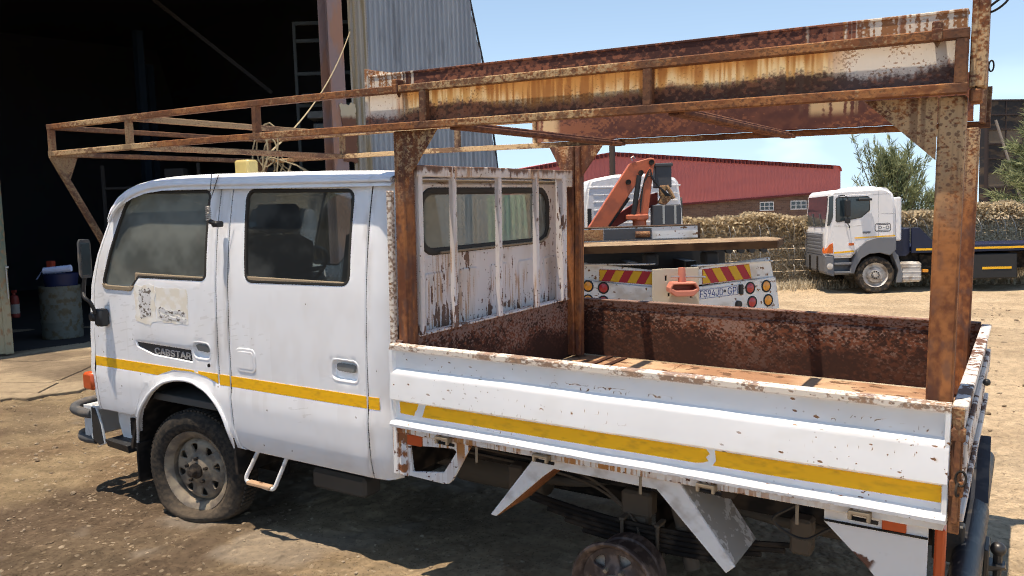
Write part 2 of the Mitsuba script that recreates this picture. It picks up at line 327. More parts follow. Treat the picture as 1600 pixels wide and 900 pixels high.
M('m_flapin', pr(proc(lambda p, n, uv: mix((0.30, 0.29, 0.27), (0.52, 0.52, 0.51), SS(0.50, 0.62, fbm(p.x * 45, p.y * 45, p.z * 45, 3) + .9 * (fbm(p.x * 7, p.y * 7, p.z * 7, 2) - .5)))), 0.8, 0.2))
M('m_tape', pr(proc(lambda p, n, uv: mix((0.92, 0.50, 0.008), (0.74, 0.40, 0.015), SS(0.45, 0.8, fbm(p.x * 24, p.y * 24, p.z * 50, 4)))), 0.4, 0.5))
M('m_rubber', pr(proc(lambda p, n, uv: mix((0.028, 0.027, 0.026), (0.20, 0.15, 0.10), SS(0.42, 0.78, fbm(p.x * 22, p.y * 22, p.z * 14, 4)) * .7)), 0.85, 0.2))
def f_tyre(p, n, uv):
    a = fbm(p.x * 16, p.y * 16, p.z * 16, 4)
    low = 1 - SS(0.02, 0.25, p.z + .3 * (a - .5))
    return mix((0.026, 0.025, 0.024), (0.17, 0.13, 0.09), dr.clip(SS(0.3, 0.8, fbm(p.x * 60, p.y * 60, p.z * 60, 4)) * 0.26 + low * 0.25, 0, 1))
M('m_tyre', bump(pr(proc(f_tyre), 0.9, 0.15), lambda p, n, uv: 0.002 * fbm(p.x * 40, p.y * 40, p.z * 40, 3)))
def f_rim(p, n, uv):
    a = fbm(p.x * 18, p.y * 18, p.z * 18, 4)
    return mix((0.15, 0.128, 0.105), (0.29, 0.24, 0.175), SS(0.35, 0.7, a))
M('m_rim', pr(proc(f_rim), 0.6, 0.4, 0.25))
M('m_drim', pr(proc(lambda p, n, uv: mix((0.06, 0.045, 0.042), (0.15, 0.115, 0.10), SS(0.4, 0.7, fbm(p.x * 40, p.y * 20, p.z * 20, 4)))), 0.6, 0.4, 0.2))
M('m_black', pr((0.022, 0.023, 0.025), 0.5, 0.4))
M('m_grime', pr(proc(lambda p, n, uv: mix((0.014, 0.013, 0.013), (0.05, 0.040, 0.032), SS(0.4, 0.7, fbm(p.x * 14, p.y * 14, p.z * 14, 4)))), 0.85, 0.2))
M('m_bull', pr(proc(lambda p, n, uv: mix((0.075, 0.078, 0.082), (0.16, 0.14, 0.12), SS(0.45, 0.75, fbm(p.x * 20, p.y * 20, p.z * 20, 3)))), 0.6, 0.35))
M('m_seal', pr((0.035, 0.033, 0.03), 0.7, 0.3))
M('m_sealtan', pr((0.25, 0.20, 0.14), 0.8, 0.2))
M('m_seat', pr((0.030, 0.034, 0.045), 0.9, 0.2))
M('m_dash', pr((0.09, 0.09, 0.088), 0.8, 0.2))
M('m_trimgrey', pr((0.22, 0.22, 0.21), 0.8, 0.2))
M('m_steel', pr((0.42, 0.41, 0.39), 0.4, 0.5, 0.8))
M('m_amber', pr((0.62, 0.13, 0.015), 0.25, 0.5))
M('m_orangeredf', pr((0.50, 0.085, 0.02), 0.3, 0.5))
M('m_amberl', pr((0.75, 0.30, 0.02), 0.2, 0.6, clearcoat=0.6))
M('m_redl', pr((0.42, 0.02, 0.025), 0.2, 0.6, clearcoat=0.6))
M('m_beacon', pr((0.50, 0.40, 0.15), 0.35, 0.5))
M('m_letter', pr((0.46, 0.46, 0.47), 0.35, 0.5, 0.3))
M('m_badge', pr((0.04, 0.042, 0.047), 0.45, 0.4))
M('m_cream', pr(proc(lambda p, n, uv: mix((0.73, 0.685, 0.59), (0.79, 0.78, 0.745), SS(0.35, 0.65, fbm(p.x * 24, p.y * 24, p.z * 24, 3)))), 0.7, 0.2))
M('m_residue', pr(proc(lambda p, n, uv: mix((0.62, 0.62, 0.62), (0.15, 0.13, 0.11), SS(0.55, 0.62, fbm(p.x * 75, p.y * 75, p.z * 75, 2)))), 0.7, 0.2))
def dusty(t, dust, w):
    return {'type': 'blendbsdf', 'weight': proc(w) if callable(w) else w,
            'bsdf0': {'type': 'thindielectric', 'int_ior': 1.5, 'specular_transmittance': {'type': 'rgb', 'value': list(t)}},
            'bsdf1': {'type': 'twosided', 'bsdf': {'type': 'diffuse', 'reflectance': {'type': 'rgb', 'value': list(dust)}}}}
M('m_glass', dusty((0.74, 0.82, 0.78), (0.36, 0.39, 0.36), lambda p, n, uv: 0.20 + 0.24 * SS(0.35, 0.75, fbm(p.x * 5, p.y * 5, p.z * 5, 4))))
M('m_glassc', dusty((0.80, 0.86, 0.84), (0.28, 0.30, 0.29), lambda p, n, uv: 0.05 + 0.12 * SS(0.4, 0.75, fbm(p.x * 6, p.y * 6, p.z * 6, 4))))
M('m_glass2', dusty((0.55, 0.62, 0.62), (0.25, 0.26, 0.25), 0.05))
M('m_bglass', pr((0.03, 0.045, 0.055), 0.08, 0.7))
M('m_rope', pr((0.33, 0.27, 0.17), 0.9, 0.1))
M('m_tow0', pr((0.55, 0.57, 0.58), .5, .4))

# ------------------------------------------------------------------ the double cab truck (its own frame: x to the tail, y across, z up)
frame(*TRUCKF)
T_ = 'flatbed_truck'
tag(T_, 'rusty white double cab dropside truck with a high rusted ladder rack and flat tyre', 'truck')
YC = 0.87                               # centre line
PZ = [.30, .42, .47, .53, .75, 1.0, 1.28, 1.45, 1.6, 1.70, 1.82, 1.9]
PY = [.085, .066, .05, .036, .023, .020, .027, .042, .062, .079, .105, .125]
_zz = np.linspace(.3, 1.9, 161); _yy = np.interp(_zz, PZ, PY); _k = np.exp(-np.linspace(-2, 2, 13) ** 2); _k /= _k.sum()
_yy = np.convolve(np.pad(_yy, 6, mode='edge'), _k, 'valid')
def yp(z): return np.interp(z, _zz, _yy)
def sstep(a, b, x): t = np.clip((x - a) / (b - a), 0, 1); return t * t * (3 - 2 * t)
def ycab(x, z):
    x, z = np.asarray(x, float), np.asarray(z, float)
    y = yp(z) + 0.012 * sstep(.750, .764, z)
    t = np.clip((x + .15) / .115, 0, .985); y = y + 0.075 * (1 - np.sqrt(1 - t * t)) * sstep(.3, .5, z)
    y = y + 0.006 * sstep(.86, .845, z) * sstep(.764, .78, z) * 0
    y = y + 0.0045 * (meshkit.fbm(np.stack([x * 1.7, z * 1.9, 0 * x + 3], -1), 2, 5) - .5)
    pr_ = sstep(-1.90, -1.86, x) * sstep(.945, .965, z) * sstep(-1.22, -1.30, x)      # raised pressing on the front door
    return y - 0.006 * pr_
def yoff(d): return lambda x, z: ycab(x, z) + d
win1 = rpoly([(-1.955, 1.776), (-1.272, 1.776), (-1.272, 1.314), (-1.835, 1.309), (-1.915, 1.237), (-2.188, 1.237), (-2.112, 1.45), (-2.014, 1.675)], .035)
win2 = rpoly([(-1.001, 1.776), (-.281, 1.768), (-.279, 1.334), (-.975, 1.320)], .045)
fd = Polygon([(-1.205, 1.802), (-1.205, .772), (-1.30, .800), (-1.43, .815), (-1.58, .808), (-1.74, .757), (-1.86, .66), (-1.96, .51), (-2.0, .50), (-2.285, .50), (-2.292, .62), (-2.298, .82), (-2.268, 1.226), (-2.221, 1.413), (-2.125, 1.616), (-2.045, 1.725), (-1.97, 1.775), (-1.85, 1.797), (-1.7, 1.803)])
rd = Polygon([(-1.107, 1.802), (-.184, 1.802), (-.180, 1.2), (-.183, .437), (-1.02, .437), (-1.075, .455), (-1.107, .56)])
rq = Polygon([(-.176, 1.802), (-.04, 1.802), (-.04, .452), (-.10, .440), (-.176, .437)])
arch_in = [(-2.012, .297), (-1.975, .40), (-1.945, .463), (-1.895, .545), (-1.833, .613), (-1.78, .66), (-1.72, .70), (-1.65, .735), (-1.572, .757), (-1.49, .766), (-1.41, .762), (-1.34, .748), (-1.285, .724), (-1.23, .68), (-1.19, .63), (-1.16, .57), (-1.138, .50), (-1.124, .438)]
bpil = Polygon([(-1.198, 1.802), (-1.114, 1.802), (-1.114, .56), (-1.082, .452), (-1.05, .437)] + arch_in[::-1] + [(-2.045, .297), (-2.0, .42), (-1.967, .505), (-1.866, .666), (-1.744, .765), (-1.582, .816), (-1.43, .823), (-1.298, .808), (-1.198, .777)]).buffer(0)
def cup(cx, cz, w, h, r=.03): return rpoly([(cx - w / 2, cz - h / 2), (cx + w / 2, cz - h / 2), (cx + w / 2, cz + h / 2), (cx - w / 2, cz + h / 2)], r)
h1, h2, fuel = cup(-1.325, .940, .135, .088), cup(-.312, .937, .165, .098), cup(-.986, .921, .15, .125, .035)
badge = Polygon([(-1.895, .945), (-1.415, .938), (-1.405, .868), (-1.74, .879), (-1.88, .913)])
badge_h = badge.buffer(-.004)
fdh = fd.difference(win1).difference(h1).difference(badge_h)
rdh = rd.difference(win2).difference(h2)
def side(part, poly, mirror=None, **k): return put(f'{T_}__{part}', panel(poly, ycab, .022, .005, .06, mirror), 'm_cab', 35, **k)
def single(poly, yf, g=.08, mirror=None):
    m = panel(poly, yf, .001, 0, g, mirror); nv = len(m.vertices) // 2; f = np.asarray(m.faces); f = f[(f < nv).all(1)]
    return mk(np.asarray(m.vertices)[:nv], f)
def dressdoor(d, win, mirror=None):
    put(f'{d}__window_seal', panel(win.buffer(.006).difference(win.buffer(-.011)), yoff(-.002), .016, .003, .08, mirror), 'm_seal', 40)
    put(f'{d}__window', single(win.buffer(.004), yoff(.010), .1, mirror), 'm_glass' if win is win1 and mirror is None else 'm_glassc', True)
d1 = side('front_door', fdh, label='front cab door with a peeled cream sticker and lettering plate'); dressdoor(d1, win1)
d2 = side('rear_door', rdh); dressdoor(d2, win2)
sillp = win1.buffer(.012).intersection(sbox(-2.25, 1.20, -1.88, 1.256)); put(f'{d1}__sill_trim', panel(sillp.difference(win1.buffer(-.012)), yoff(-.006), .014, .003, .1), 'm_sealtan', 30)
for d, win, z in ((d1, win1, 1.318), (d2, win2, 1.335)):
    s = win.buffer(.004).intersection(sbox(-1.87, z - .03, -.27, z + .012)); put(f'{d}__sill_trim', panel(s, yoff(-.001), .016, .003, .2), 'm_sealtan', 30)
for d, h in ((d1, h1), (d2, h2)):
    put(f'{d}__handle_recess', panel(h.buffer(.006), yoff(.026), .004, 0, .05), 'm_cab', 40)
    put(f'{d}__handle_recess', panel(h.buffer(.007).difference(h.buffer(-.004)), yoff(-.002), .030, .003, .05), 'm_cab', 40)
    c = h.centroid; w = .047 if d == d1 else .056
    put(f'{d}__handle', panel(rpoly([(c.x - w, c.y - .004), (c.x + w, c.y - .008), (c.x + w, c.y + .030), (c.x - w, c.y + .032)], .012), yoff(.004), .012, .004, .05), 'm_trimgrey', 40)
put(f'{d1}__key_lock', lathe([(0, -.004), (.009, -.003), (.010, .002)], (-1.252, .015, .872), 'y', 14), 'm_grime', 40)
put(f'{d1}__badge_plate', panel(badge, yoff(.009), .006, .003, .1), 'm_badge', 30, label='dark plate with raised model lettering')
_y = float(ycab(np.array([-1.58]), np.array([.90]))[0]) + .0085
put(f'{d1}__lettering', lettering('CABSTAR', -1.738, _y, .8860, .034, slope=-.012, depth=.0035, width=.312), 'm_letter', False)
put(f'{T_}__rear_door__fuel_recess', panel(fuel, yoff(-.0035), .004, .0035, .05), 'm_cab', 40)
put(f'{T_}__rear_door__fuel_flap', panel(fuel.buffer(-.016), yoff(-.0052), .004, .003, .05), 'm_cab', 40)
side('centre_pillar', bpil); side('rear_quarter', rq)
for x_ in (-1.2015, -1.1105, -.180):
    zz_ = np.linspace(.80 if x_ < -1.15 else .46, 1.795, 12)
    put(f'{T_}__door_seal', cat([bar((x_, float(ycab(x_, a)) + .013, a), (x_, float(ycab(x_, b)) + .013, b), .030, .012, (0, 1, 0), b=0) for a, b in zip(zz_[:-1], zz_[1:])]), 'm_black', 30)
# the far side of the cab, seen only through the windows
MY = 2 * YC
for part, poly, win in (('front_door', fd, win1), ('rear_door', rd, win2)):
    k = side(part, poly.difference(win), MY); dressdoor(k, win, MY)
side('centre_pillar', bpil, MY); side('rear_quarter', rq, MY)
# wheel arch lip, stripes, sticker
put(f'{T_}__wheel_arch_lip', tube([(x, float(ycab(x, z)) - .006, z) for x, z in smoothpath(np.array(arch_in), 3)], .0095, 8), 'm_cab', 60)
def tape(x0, x1, zf, seed, cuts=()):
    p = Polygon([(x, zf(x) + .028) for x in np.linspace(x0, x1, 12)] + [(x, zf(x) - .028) for x in np.linspace(x1, x0, 12)])
    return p
for x0, x1 in ((-2.302, -1.209), (-1.195, -1.117), (-1.104, -.186), (-.173, -.112)):
    p = tape(x0, x1, lambda x: .795 + .004 * (x + 2.3), 1)
    if x0 < -2: p = p.difference(Polygon([(-1.41, .86), (-1.38, .86), (-1.36, .812), (-1.385, .818), (-1.395, .808)])).difference(fd.buffer(-.001).boundary.buffer(.0)) .intersection(fd.buffer(-.004))
    put(f'{T_}__reflective_tape', panel(p, yoff(-.0022), .0018, 0, .06), 'm_tape', 35)
st = unary_union([jag(Polygon([(-1.885, 1.262), (-1.69, 1.27), (-1.684, 1.068), (-1.75, 1.05), (-1.872, 1.066)]), .02, .02, 3)])
put(f'{d1}__sticker', panel(st, yoff(-.0016), .0012, 0, .06), 'm_cream', 35, label='peeled cream sticker')
put(f'{d1}__sticker', panel(jag(Polygon([(-1.69, 1.262), (-1.42, 1.258), (-1.415, 1.066), (-1.68, 1.072)]), .012, .03, 4).difference(st.buffer(.004)), yoff(-.0012), .0008, 0, .06), 'm_cream', 35)
put(f'{d1}__sticker_remains', [panel(jag(Polygon(q), .02, .014, i), yoff(-.0026), .0012, 0, .06) for i, q in enumerate([[(-1.675, 1.15), (-1.44, 1.138), (-1.44, 1.118), (-1.675, 1.13)], [(-1.66, 1.115), (-1.43, 1.10), (-1.43, 1.078), (-1.66, 1.088)], [(-1.83, 1.245), (-1.73, 1.25), (-1.73, 1.10), (-1.83, 1.085)]])], 'm_residue', 35)
# roof, gutter, front, back
RS = [(-.045, 1.812, 1.838), (-.10, 1.812, 1.852), (-.3, 1.812, 1.860), (-.6, 1.812, 1.866), (-.94, 1.812, 1.869), (-1.44, 1.814, 1.870), (-1.65, 1.810, 1.866), (-1.79, 1.797, 1.857), (-1.90, 1.770, 1.842), (-1.98, 1.738, 1.822), (-2.04, 1.70, 1.792), (-2.085, 1.655, 1.738), (-2.10, 1.62, 1.69)]
rs = np.array(RS)[::-1]; xs = np.concatenate([np.linspace(rs[i, 0], rs[i + 1, 0], 5)[:-1] for i in range(len(rs) - 1)] + [[rs[-1, 0]]])
zg, zt = np.interp(xs, rs[:, 0], rs[:, 1]), np.interp(xs, rs[:, 0], rs[:, 2])
ss = np.sin(np.linspace(-1, 1, 41) * np.pi / 2); V = []
for x, a, b in zip(xs, zg, zt):
    yin = float(yp(a)) - .024
    for s in ss: V.append((x, YC + s * (YC - yin), a + (b - a) * (1 - abs(s) ** 9) ** (1 / 2.4)))
n = len(ss); F = [[i * n + j, i * n + n + j, i * n + n + j + 1, i * n + j + 1] for i in range(len(xs) - 1) for j in range(n - 1)]
F = np.array(F); F = np.vstack([F[:, [0, 1, 2]], F[:, [0, 2, 3]]])
roof = mk(V, F); low = mk(np.array(V) - [0, 0, .03], F[:, ::-1])
put(f'{T_}__roof', [roof, low], 'm_cab', 40)
for m in (None, MY):
    gp = [(-.045, 1.810), (-.93, 1.807), (-1.45, 1.810), (-1.69, 1.803), (-1.80, 1.787), (-1.90, 1.76), (-1.98, 1.722), (-2.05, 1.665), (-2.085, 1.61)]
    q = np.array([(x, float(yp(z)) - .022, z) for x, z in gp]); q = smoothpath(q, 4)
    if m: q[:, 1] = m - q[:, 1]
    put(f'{T_}__roof_gutter', tube(q, .009, 8), 'm_cab', 60)
rowsz = [.50, .53, .58, .65, .75, .85, .95, 1.05, 1.15, 1.22, 1.25, 1.30, 1.36, 1.42, 1.48, 1.54, 1.60, 1.66, 1.70]
sx = lambda z: np.interp(z, [.5, .62, .82, 1.226, 1.413, 1.616, 1.725], [-2.285, -2.292, -2.298, -2.268, -2.221, -2.125, -2.045])
fx = lambda z: np.interp(z, [.5, .56, .69, .80, .955, 1.147, 1.262, 1.375, 1.517, 1.616, 1.735], [-2.335, -2.366, -2.40, -2.415, -2.408, -2.375, -2.345, -2.293, -2.217, -2.165, -2.10])
tt = np.linspace(0, np.pi, 49); V = []
for z in rowsz:
    a = YC - float(yp(z)) - .012 * (z > .757); b = sx(z) - fx(z) + .03
    for t in tt: V.append((sx(z) - b * abs(math.sin(t)) ** .55, YC - a * np.sign(math.cos(t)) * abs(math.cos(t)) ** .75, z))
V = np.array(V); n = len(tt); Fp, Fg = [], []
for i in range(len(rowsz) - 1):
    for j in range(n - 1):
        q = [i * n + j, i * n + j + 1, i * n + n + j + 1, i * n + n + j]
        (Fg if (rowsz[i] >= 1.22 and rowsz[i + 1] <= 1.661 and 6 <= j <= n - 8) else Fp).append(q)
for part, Fq, m in (('front_panel', Fp, 'm_cab'), ('windscreen', Fg, 'm_glass2')):
    Fq = np.array(Fq); put(f'{T_}__{part}', mk(V, np.vstack([Fq[:, [0, 1, 2]], Fq[:, [0, 2, 3]]])), m, 40)
for y in (.28, 1.46): put(f'{T_}__headlight', bx(-2.45, -2.36, y - .13, y + .13, .66, .80, .03), 'm_steel', 40)
put(f'{T_}__grille', bx(-2.448, -2.39, .46, 1.28, .66, .80, .01), 'm_black', 30)
put(f'{T_}__indicator', bx(-2.418, -2.318, .012, .07, .612, .715, .015), 'm_orangeredf', 40)
def yzpanel(poly, x0, t, b, g=.1):      # polygon in (y, z), outer face towards +x at x0
    m = panel(poly, flat(0), t, b, g); v = np.asarray(m.vertices); return mk(np.column_stack([x0 - v[:, 1], v[:, 0], v[:, 2]]), m.faces)
put(f'{T_}__cab_back', yzpanel(sbox(.11, .45, 1.63, .80), -.038, .02, .004, .3), 'm_grime', 30)
zs = np.linspace(.80, 1.80, 18)
back = Polygon([(float(yp(z)) + .058, z) for z in zs] + [(MY - float(yp(z)) - .058, z) for z in zs[::-1]])
bw = rpoly([(.275, 1.475), (1.455, 1.475), (1.455, 1.757), (.275, 1.757)], .085)
put(f'{T_}__cab_back', yzpanel(back.difference(bw), -.038, .02, .012, .12), 'm_head', 40)
put(f'{T_}__cab_back', [yzpanel(rpoly([(y, .84), (y + .17, .84), (y + .17, 1.38), (y, 1.38)], .02), -.030, .01, .009, .2) for y in (.28, .56, .84, 1.12, 1.40)], 'm_head', 40)
put(f'{T_}__rear_window_seal', yzpanel(bw.buffer(.018).difference(bw.buffer(-.016)), -.030, .02, .006, .15), 'm_seal', 40)
put(f'{T_}__rear_window_trim', tube([(-.022, .40, 1.468), (-.022, 1.35, 1.468), (-.022, 1.425, 1.49), (-.022, 1.46, 1.54)], .006), 'm_sealtan', 40)
put(f'{T_}__rear_window', remap(single(bw.buffer(.005), flat(0), .2), (-.040, 0, 0), (0, 1, 0), (-1, 0, 0), (0, 0, 1)), 'm_glass', False)
put(f'{T_}__rear_gutter', bar((-.036, .10, 1.805), (-.036, 1.64, 1.805), .018, .012), 'm_sealtan', 40)
# inside the cab
put(f'{T_}__cab_floor', bx(-2.28, -.07, .10, 1.64, .60, .64, .004), 'm_dash', 30)
put(f'{T_}__dashboard', bx(-2.26, -1.92, .12, 1.62, .90, 1.20, .05), 'm_dash', 40)
for y in (.48, 1.28):
    s = f'{T_}__seat'
    s = put(s, [bx(-1.72, -1.22, y - .24, y + .24, .82, .96, .05), hull([(x, y + a, z) for a in (-.22, .22) for x, z in ((-1.34, .95), (-1.20, .95), (-1.24, 1.50), (-1.16, 1.48))] + [(-1.2, y - .15, 1.53), (-1.2, y + .15, 1.53)])], 'm_seat', 40)
    put(f'{s}__headrest', bx(-1.25, -1.14, y - .13, y + .13, 1.54, 1.70, .04), 'm_seat', 40)
put(f'{T_}__rear_bench', [bx(-.72, -.2, .16, 1.58, .80, .94, .05), bx(-.24, -.11, .16, 1.58, .94, 1.40, .04)], 'm_seat', 40)
a = np.arange(28) * 2 * np.pi / 28; c, s_, u_ = np.array([-1.86, 1.28, 1.24]), np.array([0, 1.0, 0]), np.array([.62, 0, .78])
sw = put(f'{T_}__steering_wheel', [tube([c + .20 * (math.cos(t) * s_ + math.sin(t) * u_) for t in a], .014, 8, True), bar(c - .19 * s_, c + .19 * s_, .03, .03), bar(c, c - u_ * .2, .03, .03), tube([c, c + np.array([-.25, 0, -.25])], .03)], 'm_black', 40)
put(f'{T_}__roof_lining', bx(-1.9, -.1, .16, 1.58, 1.765, 1.785, .004), 'm_trimgrey', 30)
# mirrors, aerial, lamps on the roof
put(f'{T_}__mirror__bracket', [bx(-2.185, -2.12, -.03, .03, 1.015, 1.115, .012), bx(-2.215, -2.165, -.045, .0, 1.045, 1.095, .015)], 'm_black', 40)
put(f'{T_}__mirror__arm', tube(smoothpath(np.array([(-2.16, -.03, 1.09), (-2.165, -.05, 1.15), (-2.19, -.07, 1.185), (-2.225, -.055, 1.21), (-2.215, -.055, 1.25), (-2.20, -.055, 1.33)]), 4), .011, 8), 'm_black', 60)
mc = np.array([-2.19, -.055, 1.405])
mh = hull([mc + np.array([dx, dy, dz]) for dz, s in ((-.108, .7), (-.09, .95), (0, 1), (.09, .95), (.110, .7)) for dx, dy in ((-.035 * s, -.02 * s), (.015, -.040 * s), (.022, .028 * s), (-.030 * s, .02 * s))])
put(f'{T_}__mirror__housing', mh, 'm_bull', 40)
put(f'{T_}__mirror__glass', bx(mc[0] + .0185, mc[0] + .0235, mc[1] - .030, mc[1] + .022, mc[2] - .09, mc[2] + .09, .001), 'm_bglass', 30)
b0 = np.array([-1.132, .012, 1.610])
put(f'{T_}__aerial__base', [bx(-1.16, -1.118, .0, .05, 1.592, 1.622, .008), tube([b0, b0 + [-.028, -.02, .012]], .012)], 'm_black', 40)
cc = b0 + np.array([-.028, -.022, .012]); ph = np.linspace(0, 7 * 2 * np.pi, 100)
put(f'{T_}__aerial__spring', tube(np.column_stack([cc[0] + .012 * np.cos(ph), cc[1] + .012 * np.sin(ph), cc[2] + ph / ph[-1] * .075]), .003, 5), 'm_steel', 60)
tp = cc + np.array([0, 0, .075])
for e in ((.018, .02, .17), (.055, .03, .155)): put(f'{T_}__aerial__whip', tube([tp, tp + np.array(e) * .5 + [.004, 0, 0], tp + np.array(e)], .0022, 5), 'm_black', 60)
put(f'{T_}__beacon', [bx(-1.735, -1.615, .64, .73, 1.860, 1.962, .012), bx(-1.742, -1.608, .63, .74, 1.85, 1.868, .004)], 'm_beacon', 40, label='yellow rectangular warning lamp on the roof')
# lower front: step well, black step, bumper, bull bar
put(f'{T_}__step_well', extr(Polygon([(-2.27, .50), (-2.03, .50), (-2.03, .30), (-2.22, .30), (-2.26, .40)]), .13, .15, .002), 'm_cab', 30)
put(f'{T_}__step_well', bx(-2.13, -2.05, .118, .131, .34, .45, .003), 'm_grime', 30)
put(f'{T_}__cab_step', [hull([(-2.27, .04, .318), (-2.02, .02, .318), (-2.02, .20, .318), (-2.27, .20, .318), (-2.26, .05, .275), (-2.02, .03, .275), (-2.02, .20, .275), (-2.26, .20, .275)])], 'm_black', 30)
put(f'{T_}__mudflap', bx(-2.0, -1.985, .06, .30, .10, .33, .003), 'm_grime', 30)
bmp = Polygon([(-2.49, .500), (-2.43, .505), (-2.36, .50), (-2.315, .40), (-2.29, .285), (-2.34, .265), (-2.42, .30), (-2.475, .40)])
bf = put(f'{T_}__front_bumper', [extr(bmp, .05, .062, .003), bx(-2.50, -2.44, .05, 1.69, .30, .50, .03), bx(-2.42, -2.36, .06, 1.68, .478, .496, .003)], 'm_tow0', 30)
put(f'{bf}__end_cap', extr(bmp.buffer(-.006).intersection(sbox(-2.40, .2, -2.2, .6)), .044, .0495, .002), 'm_black', 30)
put(f'{T_}__bull_bar', tube(smoothpath(np.array([(-2.42, .06, .452), (-2.50, .04, .456), (-2.60, .06, .462), (-2.655, .14, .468), (-2.66, .3, .47), (-2.66, .9, .47), (-2.66, 1.5, .47), (-2.6, 1.68, .462), (-2.45, 1.69, .455)]), 5), .030, 10), 'm_bull', 60)
put(f'{T_}__bull_bar', tube(smoothpath(np.array([(-2.42, .08, .285), (-2.50, .06, .288), (-2.58, .09, .292), (-2.61, .2, .295), (-2.61, .9, .295), (-2.61, 1.55, .295), (-2.5, 1.68, .288)]), 5), .028, 10), 'm_bull', 60)
for y in (.16, 1.58): put(f'{T_}__bull_bar_bracket', bx(-2.60, -2.53, y - .02, y + .03, .29, .46, .006), 'm_black', 30)
# wheels
def wheel_disc(R, nh, rin, rout, wa, recess, ex=24):
    holes = []
    for k in range(nh):
        a0 = 2 * np.pi * k / nh + .2
        holes.append(Polygon([(r * math.cos(a0 + da), r * math.sin(a0 + da)) for r, da in ((rin, -wa * .35), (rout, -wa), (rout * 1.03, 0), (rout, wa), (rin, wa * .35), (rin * .96, 0))]).buffer(-.006).buffer(.008, quad_segs=3))
    return circle(R, 40).difference(unary_union(holes))
def wheel_frame(c, yaw):
    a = math.radians(yaw); Rz = np.array([[math.cos(a), -math.sin(a), 0], [math.sin(a), math.cos(a), 0], [0, 0, 1]])
    frame(RW @ Rz, RW @ (np.asarray(c, float) - P0) + P0)
wheel_frame((-1.497, .085, .243), 9)
fw = f'{T_}__front_wheel'
disc = panel(wheel_disc(.176, 8, .108, .143, .16, 0), lambda x, z: .022 + .022 * sstep(.15, .176, np.hypot(x, z)) - .022 * sstep(.09, .055, np.hypot(x, z)), .012, .003, .03)
put(f'{fw}__rim', [lathe([(.150, .13), (.170, .07), (.176, .065), (.182, .02), (.198, .004), (.215, -.006), (.2235, -.010), (.225, -.002), (.221, .004), (.20, .015), (.185, .03), (.18, .16), (.15, .2)], n=56), disc], 'm_rim', 35)
put(f'{fw}__hub', [lathe([(0, -.052), (.018, -.050), (.024, -.042), (.026, -.02), (.042, -.012), (.046, .03)], n=24)], 'm_grime', 35)
for k in range(5): put(f'{fw}__wheel_nut', lathe([(0, -.012), (.009, -.011), (.010, .01)], (.068 * math.cos(k * 1.2566 + .3), 0, .068 * math.sin(k * 1.2566 + .3)), 'y', 6), 'm_grime', False)
prof = [(.222, .004), (.228, -.010), (.245, -.022), (.270, -.028), (.298, -.024), (.318, -.014), (.327, -.002), (.332, .015), (.334, .06), (.332, .10), (.325, .12), (.29, .135), (.225, .135)]
ty = lathe(prof, n=120); v = np.array(ty.vertices)
r = np.hypot(v[:, 0], v[:, 2]); g0 = -.285
sq = np.clip((g0 + .085) - v[:, 2], 0, None)            # sidewall folds flat on the ground
newz = np.where(v[:, 2] < g0 + .085, np.maximum(g0 + .085 - sq * .62, g0), v[:, 2])
bul = np.exp(-((v[:, 0]) / .2) ** 2) * sstep(-.12, -.26, v[:, 2]) * (r > .235)
v[:, 1] += np.where(v[:, 1] < .08, -.050, .03) * bul
v[:, 0] *= 1 + .09 * sstep(-.12, -.27, v[:, 2]) * (r > .24)
v[:, 2] = newz
v[:, 1] += .010 * (meshkit.fbm(np.column_stack([v[:, 0] * 9, v[:, 2] * 9, v[:, 0] * 0]), 3, 2) - .5) * sstep(-.05, -.2, v[:, 2])
put(f'{fw}__tyre', mk(v, ty.faces), 'm_tyre', 40, label='flat perished front tyre')
put(f'{fw}__tyre_tread', [bar((.335 * math.cos(t), y, .335 * math.sin(t)), (.335 * math.cos(t), y + .03, .335 * math.sin(t)), .016, .012, (math.cos(t), 0, math.sin(t)), .002) for t in np.arange(-.55, 3.7, .075) for y in (.004, .037, .07)], 'm_tyre', False)
frame(*TRUCKF)
put(f'{T_}__wheel_well', [bx(-2.0, -1.10, .38, .40, .2, .80, .003), extr(Polygon([(-2.03, .3), (-1.96, .5), (-1.86, .65), (-1.74, .74), (-1.58, .80), (-1.42, .805), (-1.28, .77), (-1.17, .67), (-1.12, .5), (-1.10, .3), (-1.12, .3), (-1.14, .5), (-1.19, .655), (-1.29, .75), (-1.42, .785), (-1.58, .78), (-1.73, .72), (-1.84, .64), (-1.94, .5), (-2.01, .3)]), .045, .40)], 'm_grime', 30)
put(f'{T_}__front_axle', [tube([(-1.49, .28, .24), (-1.49, 1.5, .24)], .045), bx(-1.56, -1.42, 1.36, 1.56, -.03, .55, .05)], 'm_grime', 40)
rw_ = f'{T_}__rear_wheel'
wheel_frame((1.005, .115, .185), 0)
dd = panel(wheel_disc(.148, 6, .082, .120, .27, 0), lambda x, z: .030 - .02 * sstep(.09, .06, np.hypot(x, z)), .014, .003, .03)
put(f'{rw_}__rim', [lathe([(.145, .036), (.152, .02), (.160, .0), (.172, -.008), (.180, -.006), (.182, .004), (.176, .012), (.164, .03), (.160, .05), (.158, .055), (.15, .05)], n=56), dd], 'm_drim', 35)
put(f'{rw_}__brake_drum', lathe([(0, .060), (.132, .060), (.135, .064)], n=40), M('m_drum', pr((0.40, 0.35, 0.30), .8, .2)), 30)
put(f'{rw_}__brake_drum', lathe([(.136, .066), (.142, .07), (.142, .14), (.15, .145), (.15, .20), (0, .2)], n=40), 'm_drim', 30)
